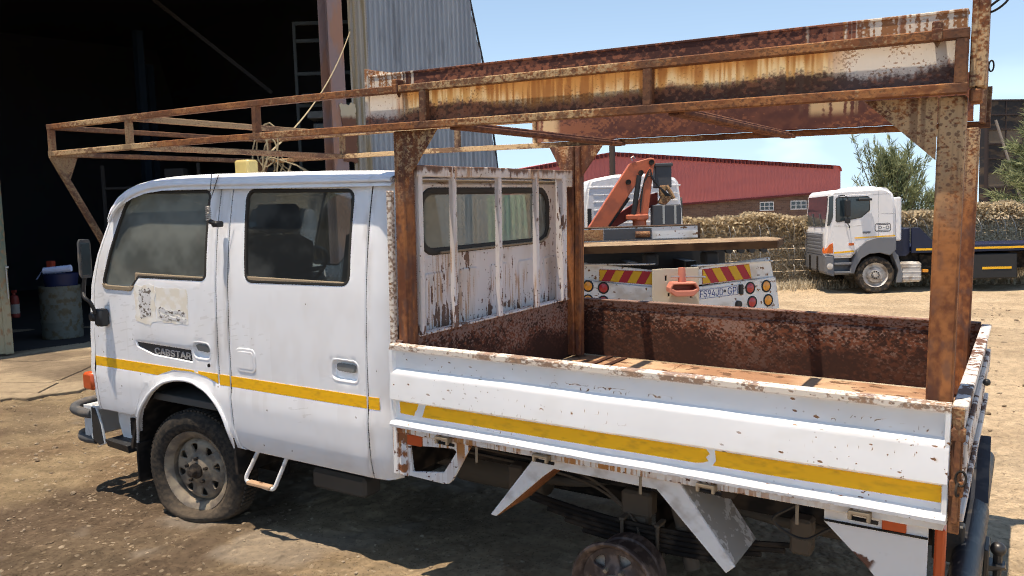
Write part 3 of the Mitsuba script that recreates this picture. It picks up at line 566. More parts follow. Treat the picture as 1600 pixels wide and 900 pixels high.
put(f'{rw_}__hub', [lathe([(0, -.015), (.03, -.012), (.045, 0), (.048, .05)], n=24)] + [lathe([(0, -.004), (.009, -.003), (.011, .03)], (.066 * math.cos(k * 1.0472), 0, .066 * math.sin(k * 1.0472)), 'y', 6) for k in range(6)], 'm_rim', 35)
wheel_frame((1.03, 1.62, .196), 0)
put(f'{rw_}__rim', lathe([(.0, .02), (.165, .02), (.192, -.008), (.203, .004), (.18, .03), (.176, -.15), (.203, -.185), (.15, -.19)], n=40), 'm_drim', 35)
frame(*TRUCKF)
# chassis
M('m_hang', pr((0.11, 0.09, 0.07), .8, .2))
for y in (.47, 1.20): put(f'{T_}__chassis_rail', bx(-2.2, 2.15, y, y + .06, .46, .60, .006), 'm_grime', 30)
for x in (-.2, .55, 1.55, 2.1): put(f'{T_}__cross_member', bx(x, x + .06, .53, 1.20, .48, .58, .006), 'm_grime', 30)
put(f'{T_}__rear_axle', [tube([(1.03, .2, .2), (1.03, 1.5, .2)], .05), trimesh.creation.icosphere(3, .14).apply_translation((1.03, .87, .21))], 'm_grime', 40)
for y in (.40, 1.30):
    for k in range(5):
        L = .66 - .09 * k
        put(f'{T_}__leaf_spring', tube([(1.03 + s * L, y, .335 - .022 * k + .05 * (s * L / .6) ** 2) for s in np.linspace(-1, 1, 9)], .011, 6), 'm_grime', 40)
put(f'{T_}__bump_stop', [bx(.90, 1.04, .42, .50, .36, .47, .012), bx(.92, 1.02, .43, .49, .29, .365, .012)], 'm_hang', 30)
put(f'{T_}__spring_hanger', bx(.35, .43, .38, .46, .33, .50, .01), 'm_hang', 30); put(f'{T_}__spring_hanger', bx(1.62, 1.70, .38, .46, .36, .50, .01), 'm_hang', 30)
put(f'{T_}__fuel_tank', bx(-.86, -.48, .32, .46, .19, .30, .02), M('m_tank', pr((0.09, 0.08, 0.07), .7, .2)), 30)
put(f'{T_}__underfloor', [bx(-1.05, -.1, .1, 1.64, .56, .60, .003), bx(-1.95, -.3, .62, 1.12, .25, .55, .05), bx(-.2, 1.0, .8, .9, .25, .33, .03)], 'm_grime', 30)
put(f'{T_}__drive_shaft', tube([(-.35, .87, .36), (.35, .87, .30), (1.0, .87, .22)], .032, 12), 'm_grime', 40)
put(f'{T_}__exhaust_pipe', [tube(smoothpath(np.array([(-.9, .72, .33), (-.2, .70, .33), (.5, .66, .36), (.95, .62, .46), (1.5, .64, .38), (2.05, .66, .36)]), 5), .024, 10)], 'm_hang', 40)
put(f'{T_}__silencer', lathe([(0, 0), (.07, .01), (.08, .03), (.08, .52), (.07, .54), (0, .55)], (-.15, .70, .33), 'x', 20), 'm_hang', 40)
for y, z in ((.53, .50), (.535, .53)): put(f'{T_}__brake_line', tube(smoothpath(np.array([(-.8, .462, z), (.2, .464, z - .01), (.7, .455, z - .04), (.95, .42, .36), (1.02, .36, .26)]), 5), .006, 6), 'm_hang', 40)
put(f'{T_}__shock_absorber', [tube([(1.12, .46, .50), (1.22, .44, .20)], .028, 12), tube([(1.17, .45, .35), (1.22, .44, .18)], .034, 12)], 'm_hang', 40)
for x in (.93, 1.09): put(f'{T_}__spring_clamp', [tube([(x, .37, .36), (x, .37, .14)], .008, 6), tube([(x, .43, .36), (x, .43, .14)], .008, 6), bx(x - .012, x + .012, .36, .44, .355, .37, .003)], 'm_hang', 40)
for x in (.1, .8, 1.45, 1.95): put(f'{T_}__floor_bearer', bx(x, x + .05, .06, 1.68, .655, .733, .004), 'm_grime', 30)
put(f'{T_}__wiring', tube(smoothpath(np.array([(1.7, .10, .66), (1.62, .13, .58), (1.72, .16, .52), (1.85, .14, .60), (2.1, .12, .62)]), 6), .006, 6), 'm_black', 40)
# side step
sp = np.array([(-.985, .085, .44), (-1.015, .06, .36), (-1.04, .045, .30), (-1.02, .04, .278), (-.95, .04, .275), (-.87, .04, .270), (-.835, .045, .278), (-.81, .06, .34), (-.775, .085, .44)])
s1 = put(f'{T_}__side_step', tube(smoothpath(sp, 4), .011, 8), 'm_flap', 60)
put(f'{s1}__tread', bx(-1.02, -.85, .022, .058, .268, .288, .006), 'm_floor', 40)

# ------------------------------------------------------------------ load bed
sec = [(.030, 1.098), (-.012, 1.098), (-.015, 1.094), (-.015, 1.076), (-.010, 1.070), (.010, 1.066), (.012, .992), (-.014, .975), (-.020, .962), (-.026, .858), (.004, .843), (.004, .766), (-.024, .754), (-.030, .746), (-.028, .734), (.0, .725), (.030, .725)]
X = np.linspace(0.0, 2.168, 88); V, F = [], []
n = len(sec)
for x in X:
    for y, z in sec:
        V.append((x, y, z))
V = np.array(V)
dent = meshkit.fbm(np.column_stack([V[:, 0] * 3.0, V[:, 2] * 5, V[:, 1] * 0]), 3, 9) - .5
V[:, 1] += .007 * dent * (V[:, 1] < .02); V[:, 2] += .004 * (meshkit.fbm(np.column_stack([V[:, 0] * 5, 0 * V[:, 0], 0 * V[:, 0]]), 3, 4) - .5)
for i in range(len(X) - 1):
    for j in range(n):
        k = (j + 1) % n; a, b, c, d = i * n + j, i * n + k, i * n + n + k, i * n + n + j
        F += [[a, b, c], [a, c, d]]
ev, ef = tri(Polygon(sec)); ev3 = [np.column_stack([np.full(len(ev), x), ev]) for x in (0, 2.168)]
sp_ = f'{T_}__near_side_panel'
put(sp_, [mk(V, F), mk(ev3[0], ef), mk(ev3[1], ef)], 'm_panel', 22, label='white drop side with a yellow stripe and rust chips')
put(f'{sp_}__end_plate', bx(-.006, .012, -.014, .03, .726, 1.085, .002), 'm_panel', 30)
put(f'{sp_}__end_plate', bx(2.155, 2.170, -.016, .03, .726, 1.09, .002), 'm_panel', 30)
for i, q in enumerate([[(.034, .842), (.138, .842), (.128, .816), (.118, .806), (.112, .788), (.036, .790)], [(.178, .842), (1.415, .842), (1.428, .826), (1.414, .812), (1.424, .800), (1.405, .792), (1.38, .787), (.158, .788)], [(1.447, .842), (2.152, .842), (2.152, .789), (1.44, .787), (1.452, .805)]]):
    put(f'{sp_}__reflective_tape', panel(Polygon(q), lambda x, z: .004 + .007 * (meshkit.fbm(np.column_stack([x * 3, z * 5, x * 0]), 3, 9) - .5) - .0022, .0018, 0, .06), 'm_tape', 35)
def hinge(x, z):
    k = put(f'{T_}__hinge', [bx(x - .034, x + .034, -.026, -.012, z - .002, z + .012, .003), bx(x - .034, x - .022, -.026, .01, z - .02, z + .008, .003), bx(x + .022, x + .034, -.026, .01, z - .02, z + .008, .003)], 'm_sealtan', 30)
    put(f'{k}__pin', tube([(x - .03, -.008, z - .018), (x + .055, -.008, z - .020)], .007), 'm_grime', 40)
for x in (.275, .755, 1.422, 1.925): hinge(x, .712)
put(f'{T_}__side_rail', bar((.0, .035, .712), (2.16, .035, .712), .05, .03, seg=30, wob=.003), 'm_skirt', 30)
for x in (.44, 1.17, 1.73): put(f'{T_}__rail_tie', tube([(x, .0, .70), (x, .0, .635)], .006), 'm_sealtan', 40)
sk = Polygon([(-.005, .72), (.41, .712), (.392, .690), (.295, .525), (.27, .502), (.24, .497), (-.005, .503)]).difference(rpoly([(.062, .642), (.30, .662), (.316, .650), (.245, .548), (.225, .545), (.075, .522)], .008))
q = put(f'{T_}__bed_skirt', extr(sk, .030, .042, .002), 'm_skirt', 30)
put(f'{q}__reflector', bx(.053, .132, .022, .030, .646, .692, .003), 'm_orangeredf', 30)
put(f'{q}__rusty_bracket', [bx(.005, .055, .024, .030, .50, .70, .002), bx(-.028, .002, .02, .05, .50, 1.085, .004)], 'm_skirt', 30)
q = put(f'{T_}__bed_skirt', extr(Polygon([(1.806, .690), (2.118, .690), (2.118, .30), (2.05, .40), (1.94, .52), (1.806, .645)]), .048, .058, .002), 'm_skirt', 30)
put(f'{q}__trim', bx(1.806, 2.118, .040, .048, .648, .654, .001), 'm_grime', 30)
put(f'{q}__reflector', bx(1.985, 2.056, .040, .049, .656, .690, .003), 'm_orangeredf', 30)
put(f'{T_}__tail_lamp', [bx(2.135, 2.165, .06, .13, .50, .685, .008)], 'm_orangeredf', 30)
put(f'{T_}__tail_lamp', [bx(2.135, 2.165, 1.61, 1.68, .50, .685, .008)], 'm_orangeredf', 30)
# mudguard over the rear wheel
put(f'{T_}__mudguard', [extr(Polygon([(.775, .690), (1.225, .690), (1.225, .645), (.78, .650)]), .046, .054, .002),
    extr(Polygon([(.698, .692), (.78, .690), (.78, .650), (.735, .615), (.502, .399), (.475, .402)]), .045, .053, .002),
    extr(Polygon([(1.215, .690), (1.30, .690), (1.512, .415), (1.480, .384), (1.215, .645)]), .045, .053, .002)], 'm_flap', 30)
def slab(a, b, w, t):  # plate from a to b (x,z), across y
    return bar((a[0], (w[0] + w[1]) / 2, a[1]), (b[0], (w[0] + w[1]) / 2, b[1]), w[1] - w[0], t, b=.002)
put(f'{T_}__mudguard__plate', [slab((1.302, .690), (1.506, .412), (.053, .33), .006), slab((.785, .655), (1.215, .655), (.055, .33), .006)], 'm_flapin', 30)
put(f'{T_}__mudguard__plate', slab((.775, .655), (.505, .402), (.055, .33), .006), 'm_rack', 30)
# inside of the bed
put(f'{T_}__bed_floor', [bx(.03, 2.16, .03, 1.715, .735, .760, .002)] + [bx(.04 + .71 * k, .70 + .71 * k, .04, 1.70, .757, .763, .002) for k in range(3)], 'm_floor', 30)
put(f'{T_}__bed_floor__rib', [bx(x, x + .03, 1.2, 1.70, .762, .772, .003) for x in (.24, .33)], 'm_bed', 30)
put(f'{T_}__bed_front', yzpanel(sbox(.03, .762, 1.715, 1.108), .030, .03, .003, .3), 'm_bed', 30)
put(f'{T_}__bed_front__trim', bar((.020, .10, 1.113), (.020, 1.64, 1.118), .045, .010), 'm_head', 30)
fs = f'{T_}__far_side_panel'
secf = [(1.722, 1.098), (1.722, 1.062), (1.728, 1.056), (1.728, 1.050), (1.722, 1.044), (1.722, .764), (1.755, .764), (1.755, 1.06), (1.772, 1.07), (1.772, 1.098)]
V = np.array([(x, y, z) for x in X for y, z in secf]); n = len(secf)
V[:, 1] += .006 * (meshkit.fbm(np.column_stack([V[:, 0] * 3, V[:, 2] * 5, 0 * V[:, 0] + 7]), 3, 9) - .5)
F = [t for i in range(len(X) - 1) for j in range(n) for t in ([i * n + j, i * n + (j + 1) % n, i * n + n + (j + 1) % n], [i * n + j, i * n + n + (j + 1) % n, i * n + n + j])]
put(fs, mk(V, F), 'm_bed', 22, label='far drop side, dark rust inside with grey flakes')
put(f'{fs}__top_edge', bar((0, 1.735, 1.102), (2.168, 1.735, 1.102), .05, .008, b=.003), 'm_bed', 30)
tg = f'{T_}__tailgate'
put(tg, [bx(2.176, 2.198, .012, 1.75, .74, 1.085, .004), bx(2.170, 2.212, .012, 1.75, 1.080, 1.096, .004), bx(2.198, 2.214, .012, 1.75, .90, .98, .006), bx(2.198, 2.214, .012, 1.75, .735, .765, .004)], M('m_gate', pr(proc(lambda p, n, uv: mix((0.62, 0.57, 0.52), (0.14, 0.07, 0.042), SS(0.52, 0.66, fbm(p.x * 45, p.y * 38, p.z * 30, 4) + .9 * (fbm(p.x * 5, p.y * 5, p.z * 9, 3) - .52)))), .6, .3)), 30)
put(f'{tg}__latch', [tube([(2.19, -.012, 1.06), (2.19, -.012, .74)], .009), bx(2.172, 2.21, -.02, .012, .99, 1.03, .004), bx(2.172, 2.21, -.02, .012, .82, .87, .004)], 'm_rack', 40)
a = np.arange(14) * 2 * np.pi / 14
put(f'{tg}__chain_link', [tube([(2.203 + .014 * math.cos(t), -.022 + .004 * math.sin(t), .88 + .022 * math.sin(t)) for t in a], .004, 6, True), tube([(2.196 + .004 * math.cos(t), -.024 + .012 * math.cos(t), .845 + .02 * math.sin(t)) for t in a], .004, 6, True)], 'm_grime', 60)
put(f'{tg}__corner_post', bx(2.172, 2.204, -.006, .010, .70, 1.09, .003), 'm_rack', 30)
put(f'{tg}__hook', trimesh.creation.icosphere(2, .014).apply_translation((2.228, .95, .98)), 'm_black', 40)
# headboard
hb = f'{T_}__headboard'
put(hb, [bar((.045, .125, 1.846), (.045, 1.60, 1.846), .04, .05, seg=24, wob=.003), bar((.045, 1.475, 1.12), (.045, 1.475, 1.83), .05, .05), bar((.045, .145, 1.12), (.045, .145, 1.83), .03, .05), bar((.045, 1.50, 1.80), (.045, 1.60, 1.80), .04, .05)], 'm_head', 30)
for y in (.405, .795, 1.171): put(f'{hb}__bar', bar((.052, y, 1.118), (.052, y, 1.824), .030, .028, (1, 0, 0)), 'm_head', 30)
put(f'{hb}__side_plate', bx(-.028, -.002, .022, .050, 1.088, 1.76, .004), 'm_panel', 30)
# rack
rk = f'{T_}__ladder_rack'
def post(x, y):
    put(f'{rk}__post', bx(x - .036, x + .036, y - .032, y + .032, 1.085 if y < .5 else .775, 2.012, .006), 'm_post', 40)
def gus(pts, y, t=.006): put(f'{rk}__gusset', extr(Polygon(pts), y - t / 2, y + t / 2, .001), 'm_post', 30)
put(f'{rk}__post', bx(.004, .060, .042, .118, 1.085, 2.012, .006), 'm_post', 40)
put(f'{rk}__post', bx(2.092, 2.166, .055, .125, 1.075, 2.012, .006), 'm_post', 40)
put(f'{rk}__post', bx(.004, .070, 1.575, 1.65, .775, 2.012, .006), 'm_post', 40); put(f'{rk}__post', bx(.072, .110, 1.585, 1.64, .775, 2.012, .006), 'm_post', 40)
put(f'{rk}__post', bx(2.064, 2.130, 1.585, 1.65, .775, 2.012, .006), 'm_post', 40)
gus([(.0605, 2.012), (.236, 2.012), (.118, 1.86), (.0605, 1.80)], .05); gus([(2.09, 2.012), (1.885, 2.012), (2.09, 1.825)], .06)
gus([(.112, 2.012), (.25, 2.012), (.112, 1.83)], 1.60); gus([(.002, 2.012), (-.10, 2.012), (.002, 1.83)], 1.60); gus([(2.062, 2.012), (1.93, 2.012), (2.062, 1.85)], 1.60)
XF = -2.58
zt = lambda x: 2.182 - .020 * np.clip((-.8 - x) / 1.8, 0, 1) ** 1.3; zl = lambda x: 2.028 - .022 * np.clip((-.8 - x) / 1.8, 0, 1) ** 1.3
def rail(zf, y, x0, x1, w=.036, h=.030):
    xx = np.linspace(x0, x1, 10)
    return cat([bar((xx[i], y, zf(xx[i])), (xx[i + 1], y, zf(xx[i + 1])), w, h, b=.003) for i in range(9)])
put(f'{rk}__rail', rail(zt, .018, XF, 2.168), 'm_rack', 40); put(f'{rk}__rail', rail(zl, .018, XF, 2.168), 'm_rack', 40)
put(f'{rk}__rail', rail(zt, 1.66, XF, 2.168), 'm_rack', 40); put(f'{rk}__rail', rail(zl, 1.66, XF, 2.168), 'm_rack', 40)
for y in (.018, 1.66):
    for x in (XF + .018, -1.81, -.81, .197, 1.185, 2.150):
        put(f'{rk}__upright', bar((x, y, zl(x) + .015), (x, y, zt(x) - .015), .034, .034, (0, 1, 0)), 'm_rack', 40)
put(f'{rk}__front_rail', bar((XF, .036, zt(XF)), (XF, 1.642, zt(XF)), .032, .03), 'm_rack', 40)
put(f'{rk}__front_rail', bar((XF, .036, zl(XF)), (XF, 1.642, zl(XF)), .032, .03), 'm_rack', 40)
for x, z in ((-1.81, zl(-1.81)), (-1.81, zt(-1.81)), (.33, 2.020), (1.27, 2.020)): put(f'{rk}__cross_bar', bar((x, .036, z), (x, 1.645, z), .036, .034), 'm_rack' if x < 0 else 'm_rustdark', 40)
for x in (.36, 1.30): put(f'{rk}__cross_bar', bar((x, .036, 2.014), (x, 1.645, 2.014), .020, .018), 'm_rustdark', 40)
for m in (0, 1):
    f_ = (lambda y: y) if m == 0 else (lambda y: 1.678 - y)
    put(f'{rk}__strut', bar((XF, f_(.025), 1.995), (XF, f_(.80), .55), .034, .034, (1, 0, 0)), 'm_rack', 40)
    put(f'{rk}__gusset', yzpanel(Polygon([(f_(.05), 1.993), (f_(.178), 1.993), (f_(.124), 1.857), (f_(.105), 1.857)]), XF + .003, .006, .001), 'm_rack', 30)
be = f'{rk}__beam'
put(be, [bx(-.13, 2.16, .053, .059, 2.035, 2.257, .002), bx(-.13, 2.16, .049, .11, 2.035, 2.045, .002), bx(-.13, 2.16, .049, .11, 2.249, 2.258, .002)], 'm_web', 30, label='deep rusted channel beam with streaks of old white paint')
put(be, [bx(-.19, 2.10, 1.60, 1.606, 2.045, 2.262, .002), bx(-.19, 2.10, 1.606, 1.65, 2.045, 2.055, .002), bx(-.19, 2.10, 1.606, 1.65, 2.25, 2.26, .002)], 'm_beamfar', 30)
put(f'{rk}__beam_end', [bx(-.150, -.130, .045, .13, 2.03, 2.285, .003), extr(Polygon([(-.13, 2.285), (-.13, 2.255), (.02, 2.258)]), .09, .10)], 'm_web', 30)
put(f'{rk}__beam_end', bx(-.21, -.19, 1.585, 1.66, 2.04, 2.27, .003), 'm_rack', 30)
put(f'{rk}__upright_channel', [bx(2.170, 2.188, .03, .11, 2.03, 2.283, .004), bx(2.188, 2.214, .03, .11, 2.03, 2.295, .004)], 'm_post', 30)
put(f'{rk}__upright_channel', [bx(2.125, 2.150, 1.585, 1.66, 2.03, 2.31, .004)], 'm_rack', 30)
put(f'{rk}__upright_channel', bx(2.172, 2.206, .03, .10, 1.985, 2.028, .006), 'm_rack', 30)
a = np.arange(16) * 2 * np.pi / 16
put(f'{rk}__hook', tube([(2.232 + .026 * math.cos(t), .07, 2.262 + .012 * math.sin(t) + .6 * .026 * math.cos(t)) for t in a], .0035, 6, True), 'm_grime', 60)
put(f'{rk}__hook', tube([(2.160 + .010 * math.cos(t), 1.63, 2.285 + .024 * math.sin(t)) for t in a], .004, 6, True), 'm_grime', 60)
for x in (.06, 2.085): put(f'{rk}__clamp', [bx(x - .014, x + .014, -.004, .05, 2.196, 2.222, .004), bx(x - .014, x + .014, -.006, .002, 2.166, 2.2, .003), hull([(x - .01, .02, 2.166), (x + .01, .02, 2.166), (x, .02, 2.148), (x, .03, 2.15), (x + .008, .03, 2.166)])], 'm_post', 30)
# rear bumper and tow ball
rb = f'{T_}__rear_bumper'
put(rb, [tube([(2.212, -.02, .452), (2.212, 1.72, .452)], .044, 20), tube([(2.212, .15, .452), (2.212, .95, .452)], .049, 20), hull([(2.17, .95, .49), (2.255, .95, .49), (2.20, 1.5, .62), (2.24, 1.5, .62), (2.25, 1.3, .47), (2.17, 1.3, .47)])], M('m_bump', pr(proc(lambda p, n, uv: mix((0.022, 0.025, 0.032), (0.07, 0.065, 0.06), SS(0.5, 0.75, fbm(p.x * 18, p.y * 18, p.z * 18, 4)))), .45, .4)), 40)
for y in (.45, 1.2): put(f'{rb}__bracket', bx(2.10, 2.20, y, y + .05, .42, .56, .006), 'm_black', 30)
tb = f'{T_}__tow_hitch'
hx, hy = 2.302, .615
put(tb, [bx(2.258, 2.275, hy - .07, hy + .07, .33, .455, .005), hull([(2.275, hy - .04, .388), (2.275, hy + .04, .388), (2.275, hy - .04, .366), (2.275, hy + .04, .366), (2.325, hy - .03, .386), (2.325, hy + .03, .386), (2.332, hy, .366)]), bx(2.275, 2.33, hy - .035, hy + .035, .300, .325, .008), tube([(hx, hy, .30), (hx, hy, .39)], .014)], M('m_hitch', pr((0.06, 0.06, 0.062), .4, .5, .6)), 40)
put(f'{tb}__ball', [trimesh.creation.icosphere(3, .026).apply_translation((hx, hy, .440)), tube([(hx, hy, .38), (hx, hy, .43)], .015)], 'm_hitch', 40)

# ------------------------------------------------------------------ ground
frame()
def gz(x, y, fine=True):
    x, y = np.asarray(x, float), np.asarray(y, float)
    z = -.035 - .415 * sstep(6.5, 18, y) * sstep(-8, -4, x)
    P = np.stack([x, y, 0 * x], -1)
    far = np.clip(1 - np.hypot(x, y - 3) / 60, 0, 1)
    z = z + far * .09 * (meshkit.fbm(P * .55, 3, 1) - .5)
    if fine: z = z + far * (.032 * (meshkit.fbm(P * 3.1, 4, 2) - .5) + .075 * np.abs(meshkit.fbm(P * 7, 4, 3) - .5) - .006)
    return z
NG = 700
u = np.linspace(-1, 1, NG); A_, K_ = .75, 8.0
gx = -.8 + A_ * np.sinh(K_ * u); gy = .9 + A_ * np.sinh(K_ * u)
GX, GY = np.meshgrid(gx, gy, indexing='ij')
V = np.stack([GX, GY, gz(GX, GY)], -1).reshape(-1, 3)
i, j = np.meshgrid(np.arange(NG - 1), np.arange(NG - 1), indexing='ij'); a = (i * NG + j).ravel()
F = np.vstack([np.column_stack([a, a + NG, a + NG + 1]), np.column_stack([a, a + NG + 1, a + 1])])
def f_ground(p, n, uv):
    x, y = p.x, p.y
    big = fbm(x * .35 + 3, y * .35, 1, 4); med = fbm(x * 1.6, y * 1.6, 4, 4); fin = fbm(x * 14, y * 14, 2, 4)
    pale = SS(-3.0, 4.0, x + .55 * y + 2.5 * (big - .5))
    c = mix((0.212, 0.160, 0.096), (0.385, 0.300, 0.200), pale)
    c = mix(c, mix((0.270, 0.205, 0.125), (0.44, 0.355, 0.245), pale), SS(0.50, 0.70, med) * 0.5)
    c = mix(c, (0.140, 0.098, 0.060), SS(0.50, 0.66, fbm(x * .9 + 11, y * .9, 3, 4)) * (0.85 - 0.6 * pale))
    oil = SS(0.50, 0.63, fbm(x * .55 + 2, y * .75 + 5, 8, 4) + .06 * (fin - .5)) * (1 - SS(-1.5, 2.0, x + .4 * y))
    c = mix(c, (0.075, 0.055, 0.040), oil * 0.75)
    gr = fbm(x * 48, y * 48, 6, 3)
    c = c * (0.44 + 0.50 * fin + 0.42 * gr)
    d, _, k = voronoi(x * 19, y * 19)
    peb = (1 - SS(0.16, 0.26, d)) * dr.select(k > 0.72, mi.Float(1), mi.Float(0))
    c = mix(c, mix((0.15, 0.105, 0.065), (0.38, 0.31, 0.22), cell_rand(x * 19, y * 19)), peb * 0.5)
    d2, _, k2 = voronoi(x * 52 + 3 * N(x * 9, y * 9), y * 52)
    c = c * (1 - .35 * (1 - SS(0.14, 0.30, d2)) * dr.select(k2 > 0.62, mi.Float(1), mi.Float(0)))
    rut = SS(0.50, 0.62, fbm(x * 2.2 + .5 * y, (y - .35 * x) * 7, 12, 3)) * (1 - pale)
    c = mix(c, c * .86, rut)
    grey = SS(0.60, 0.70, fbm(x * 1.3 + 20, y * 1.3, 5, 4)) * (1 - pale)
    return mix(c, (0.21, 0.185, 0.155), grey * .6)
M('m_ground', bump(pr(proc(f_ground), 0.95, 0.1), lambda p, n, uv: 0.014 * fbm(p.x * 44, p.y * 44, 3, 3) + 0.018 * fbm(p.x * 13, p.y * 13, 4, 3) + 0.03 * fbm(p.x * 4, p.y * 4, 5, 3), 1.0, 4e-3))
put('yard_ground', mk(V, F), 'm_ground', True, kind='structure')
# worn concrete apron in front of the shed, broken by two cracks
ap = jag(Polygon([(-12.5, .2), (-7.3, .6), (-6.2, 1.35), (-5.75, 1.75), (-6.15, 2.45), (-6.4, 3.2), (-6.6, 5), (-6.9, 7), (-8.6, 7.4), (-12.5, 5)]), .22, .16, 11)
crk = unary_union([LineString(jag(LineString(q).buffer(.01), .0, 9, 1).exterior.coords).buffer(.001) if False else LineString(q).buffer(.012) for q in
     [[(-9.4, 1.1), (-8.2, 1.42), (-7.11, 1.83), (-6.9, 1.93), (-6.57, 2.05), (-6.63, 2.22), (-6.85, 2.5), (-7.09, 2.83), (-7.6, 3.4)], [(-8.4, 1.2), (-6.9, 1.50), (-6.52, 1.53), (-6.08, 1.68), (-6.46, 2.09)], [(-9.6, 2.6), (-8.4, 2.8), (-7.6, 3.4), (-7.2, 4.1)]]])
ap = ap.difference(crk)
fi, ff, n = [], [], 0
for g_ in getattr(ap, 'geoms', [ap]):
    m = panel(g_, flat(0), .03, .006, .22); v = np.array(m.vertices)
    v = np.column_stack([v[:, 0], v[:, 2], gz(v[:, 0], v[:, 2], False) + .030 - v[:, 1]]); fi.append(mk(v, m.faces))
def f_conc(p, n, uv):
    a = fbm(p.x * 1.2, p.y * 1.2, 2, 4); b = fbm(p.x * 16, p.y * 16, 2, 3)
    c = mix((0.285, 0.225, 0.150), (0.18, 0.138, 0.092), SS(0.4, 0.68, a))
    return mix(c, (0.10, 0.075, 0.055), SS(.53, .66, fbm(p.x * .8 + 9, p.y * .8, 4, 4)) * .6) * (0.62 + 0.42 * b)
M('m_conc', bump(pr(proc(f_conc), 0.92, 0.15), lambda p, n, uv: 0.004 * fbm(p.x * 30, p.y * 30, 3, 3)))
put('concrete_apron', fi, 'm_conc', 30, kind='structure')
# loose stones
ico = trimesh.creation.icosphere(1); iv = np.array(ico.vertices)
def stones(n, xr, yr, s0, s1, seed):
    r = np.random.default_rng(seed); V, F = [], []
    x = r.uniform(*xr, n); y = r.uniform(*yr, n); s = s0 + (s1 - s0) * r.random(n) ** 4
    z = gz(x, y)
    for k in range(n):
        v = iv * (1 + .35 * (r.random((len(iv), 1)) - .5)) * s[k] * np.array([1.0, .5 + .6 * r.random(), .35 + .35 * r.random()])
        a = r.random() * 6.28; v = np.column_stack([v[:, 0] * math.cos(a) - v[:, 1] * math.sin(a), v[:, 0] * math.sin(a) + v[:, 1] * math.cos(a), v[:, 2]])
        V.append(v + [x[k], y[k], z[k] + s[k] * .12]); F.append(ico.faces + k * len(iv))
    return mk(np.vstack(V), np.vstack(F))
M('m_stone', pr(proc(lambda p, n, uv: mix((0.15, 0.11, 0.07), (0.36, 0.295, 0.215), cell_rand(p.x * 7, p.y * 7, 1))), .9, .15))
put('gravel', [stones(1300, (-4.5, .8), (-1.5, .5), .003, .010, 5), stones(900, (-7, -2), (-.5, 2.2), .004, .016, 6), stones(350, (-4.2, .6), (-1.4, .6), .003, .017, 1), stones(220, (-7, -2.3), (-.5, 2.5), .004, .024, 2), stones(2600, (1.5, 9), (1.6, 16), .005, .034, 3)], 'm_stone', False, label='loose small stones scattered over the dirt yard', cat_='gravel', kind='stuff')
# dry grass and litter at the foot of the fence
def blades(n, xf, h0, h1, seed):
    r = np.random.default_rng(seed); c = xf(r, n); h = r.uniform(h0, h1, n); a = r.random(n) * 6.28; w = r.uniform(.012, .03, n)
    d = np.column_stack([np.cos(a), np.sin(a), 0 * a]); l = np.column_stack([r.normal(0, .35, n), r.normal(0, .35, n), np.ones(n)]) * h[:, None]
    V = np.stack([c - d * w[:, None], c + d * w[:, None], c + l], 1).reshape(-1, 3)
    return mk(V, np.arange(3 * n).reshape(-1, 3))

# ------------------------------------------------------------------ the steel shed on the left
def yf(deg, o): yawframe(deg, o)
SH, TT_ = 75.638, 31.88
yf(SH, (-9.2858639, 3.09696935, 0))
S = 'steel_shed'
tag(S, 'tall corrugated steel shed with a dark open front behind the cab', 'shed')
def f_corr(p, n, uv):
    s = p.x * .2480 + p.y * .9687
    a = fbm(s * 3, p.z * .5, 2, 4); b = N(s * 26, p.z * .7, 3)
    c = mix((0.335, 0.35, 0.375), (0.40, 0.415, 0.435), SS(.35, .65, a))
    c = mix(c, (0.40, 0.30, 0.20), SS(.62, .75, b) * SS(.5, .62, N(s * 2.1, p.z * .2, 7)) * .7)
    return mix(c, (0.2, 0.2, 0.21), SS(.6, .8, fbm(s * 9, p.z * 2, 5, 3)) * .4)
M('m_corr', pr(proc(f_corr), .55, .4, .25))
M('m_corrold', pr(proc(lambda p, n, uv: mix((0.40, 0.36, 0.30), (0.34, 0.27, 0.17), SS(.4, .6, N(p.x * 20, p.y * 20, p.z * .8)))), .7, .3))
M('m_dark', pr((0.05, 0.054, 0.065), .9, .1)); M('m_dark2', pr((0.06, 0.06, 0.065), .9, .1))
def corr_sheet(s0, s1, top, z0=0.0, pitch=.10, amp=.03):
    ss_ = np.arange(s0, s1 + 1e-6, pitch / 8); V, F = [], []
    for s in ss_:
        y = amp * max(-1, min(1, 1.8 * math.cos(2 * np.pi * s / pitch))); V += [(s, y, z0), (s, y, top(s))]
    for k in range(len(ss_) - 1): a = 2 * k; F += [[a, a + 2, a + 3], [a, a + 3, a + 1]]
    return mk(V, F)
edge = [(9.10, 0), (9.04, 2.69), (8.99, 3.18), (8.748, 4.784), (8.446, 6.011), (8.05, 7.5)]
es, ez_ = np.array(edge)[::-1].T
top = lambda s: 7.5 if s < 8.05 else float(np.interp(s, es, ez_))
cuts = [5.558, 5.96, 6.75, 7.27, 7.9, 8.45, 9.095]
for k in range(6): put(f'{S}__wall_sheet', corr_sheet(cuts[k], cuts[k + 1] + .03, lambda s: top(s) + 0, pitch=.115, amp=.022), 'm_corr' if k else 'm_corrold', True)
put(f'{S}__edge_trim', tube([(s + .012, -.012, z) for s, z in edge], .022, 6), 'm_dark2', 40)
M('m_col', pr(proc(lambda p, n, uv: mix((0.34, 0.24, 0.225), (0.42, 0.23, 0.16), SS(.45, .62, fbm(p.x * 5, p.y * 5, p.z * 1.2, 4)))), .75, .2))
put(f'{S}__column', [bx(5.125, 5.425, -.05, -.03, -.05, 7.5, .003), bx(5.265, 5.285, -.03, .24, -.05, 7.5, .002), bx(5.125, 5.425, .24, .26, -.05, 7.5, .003)], 'm_col', 30)
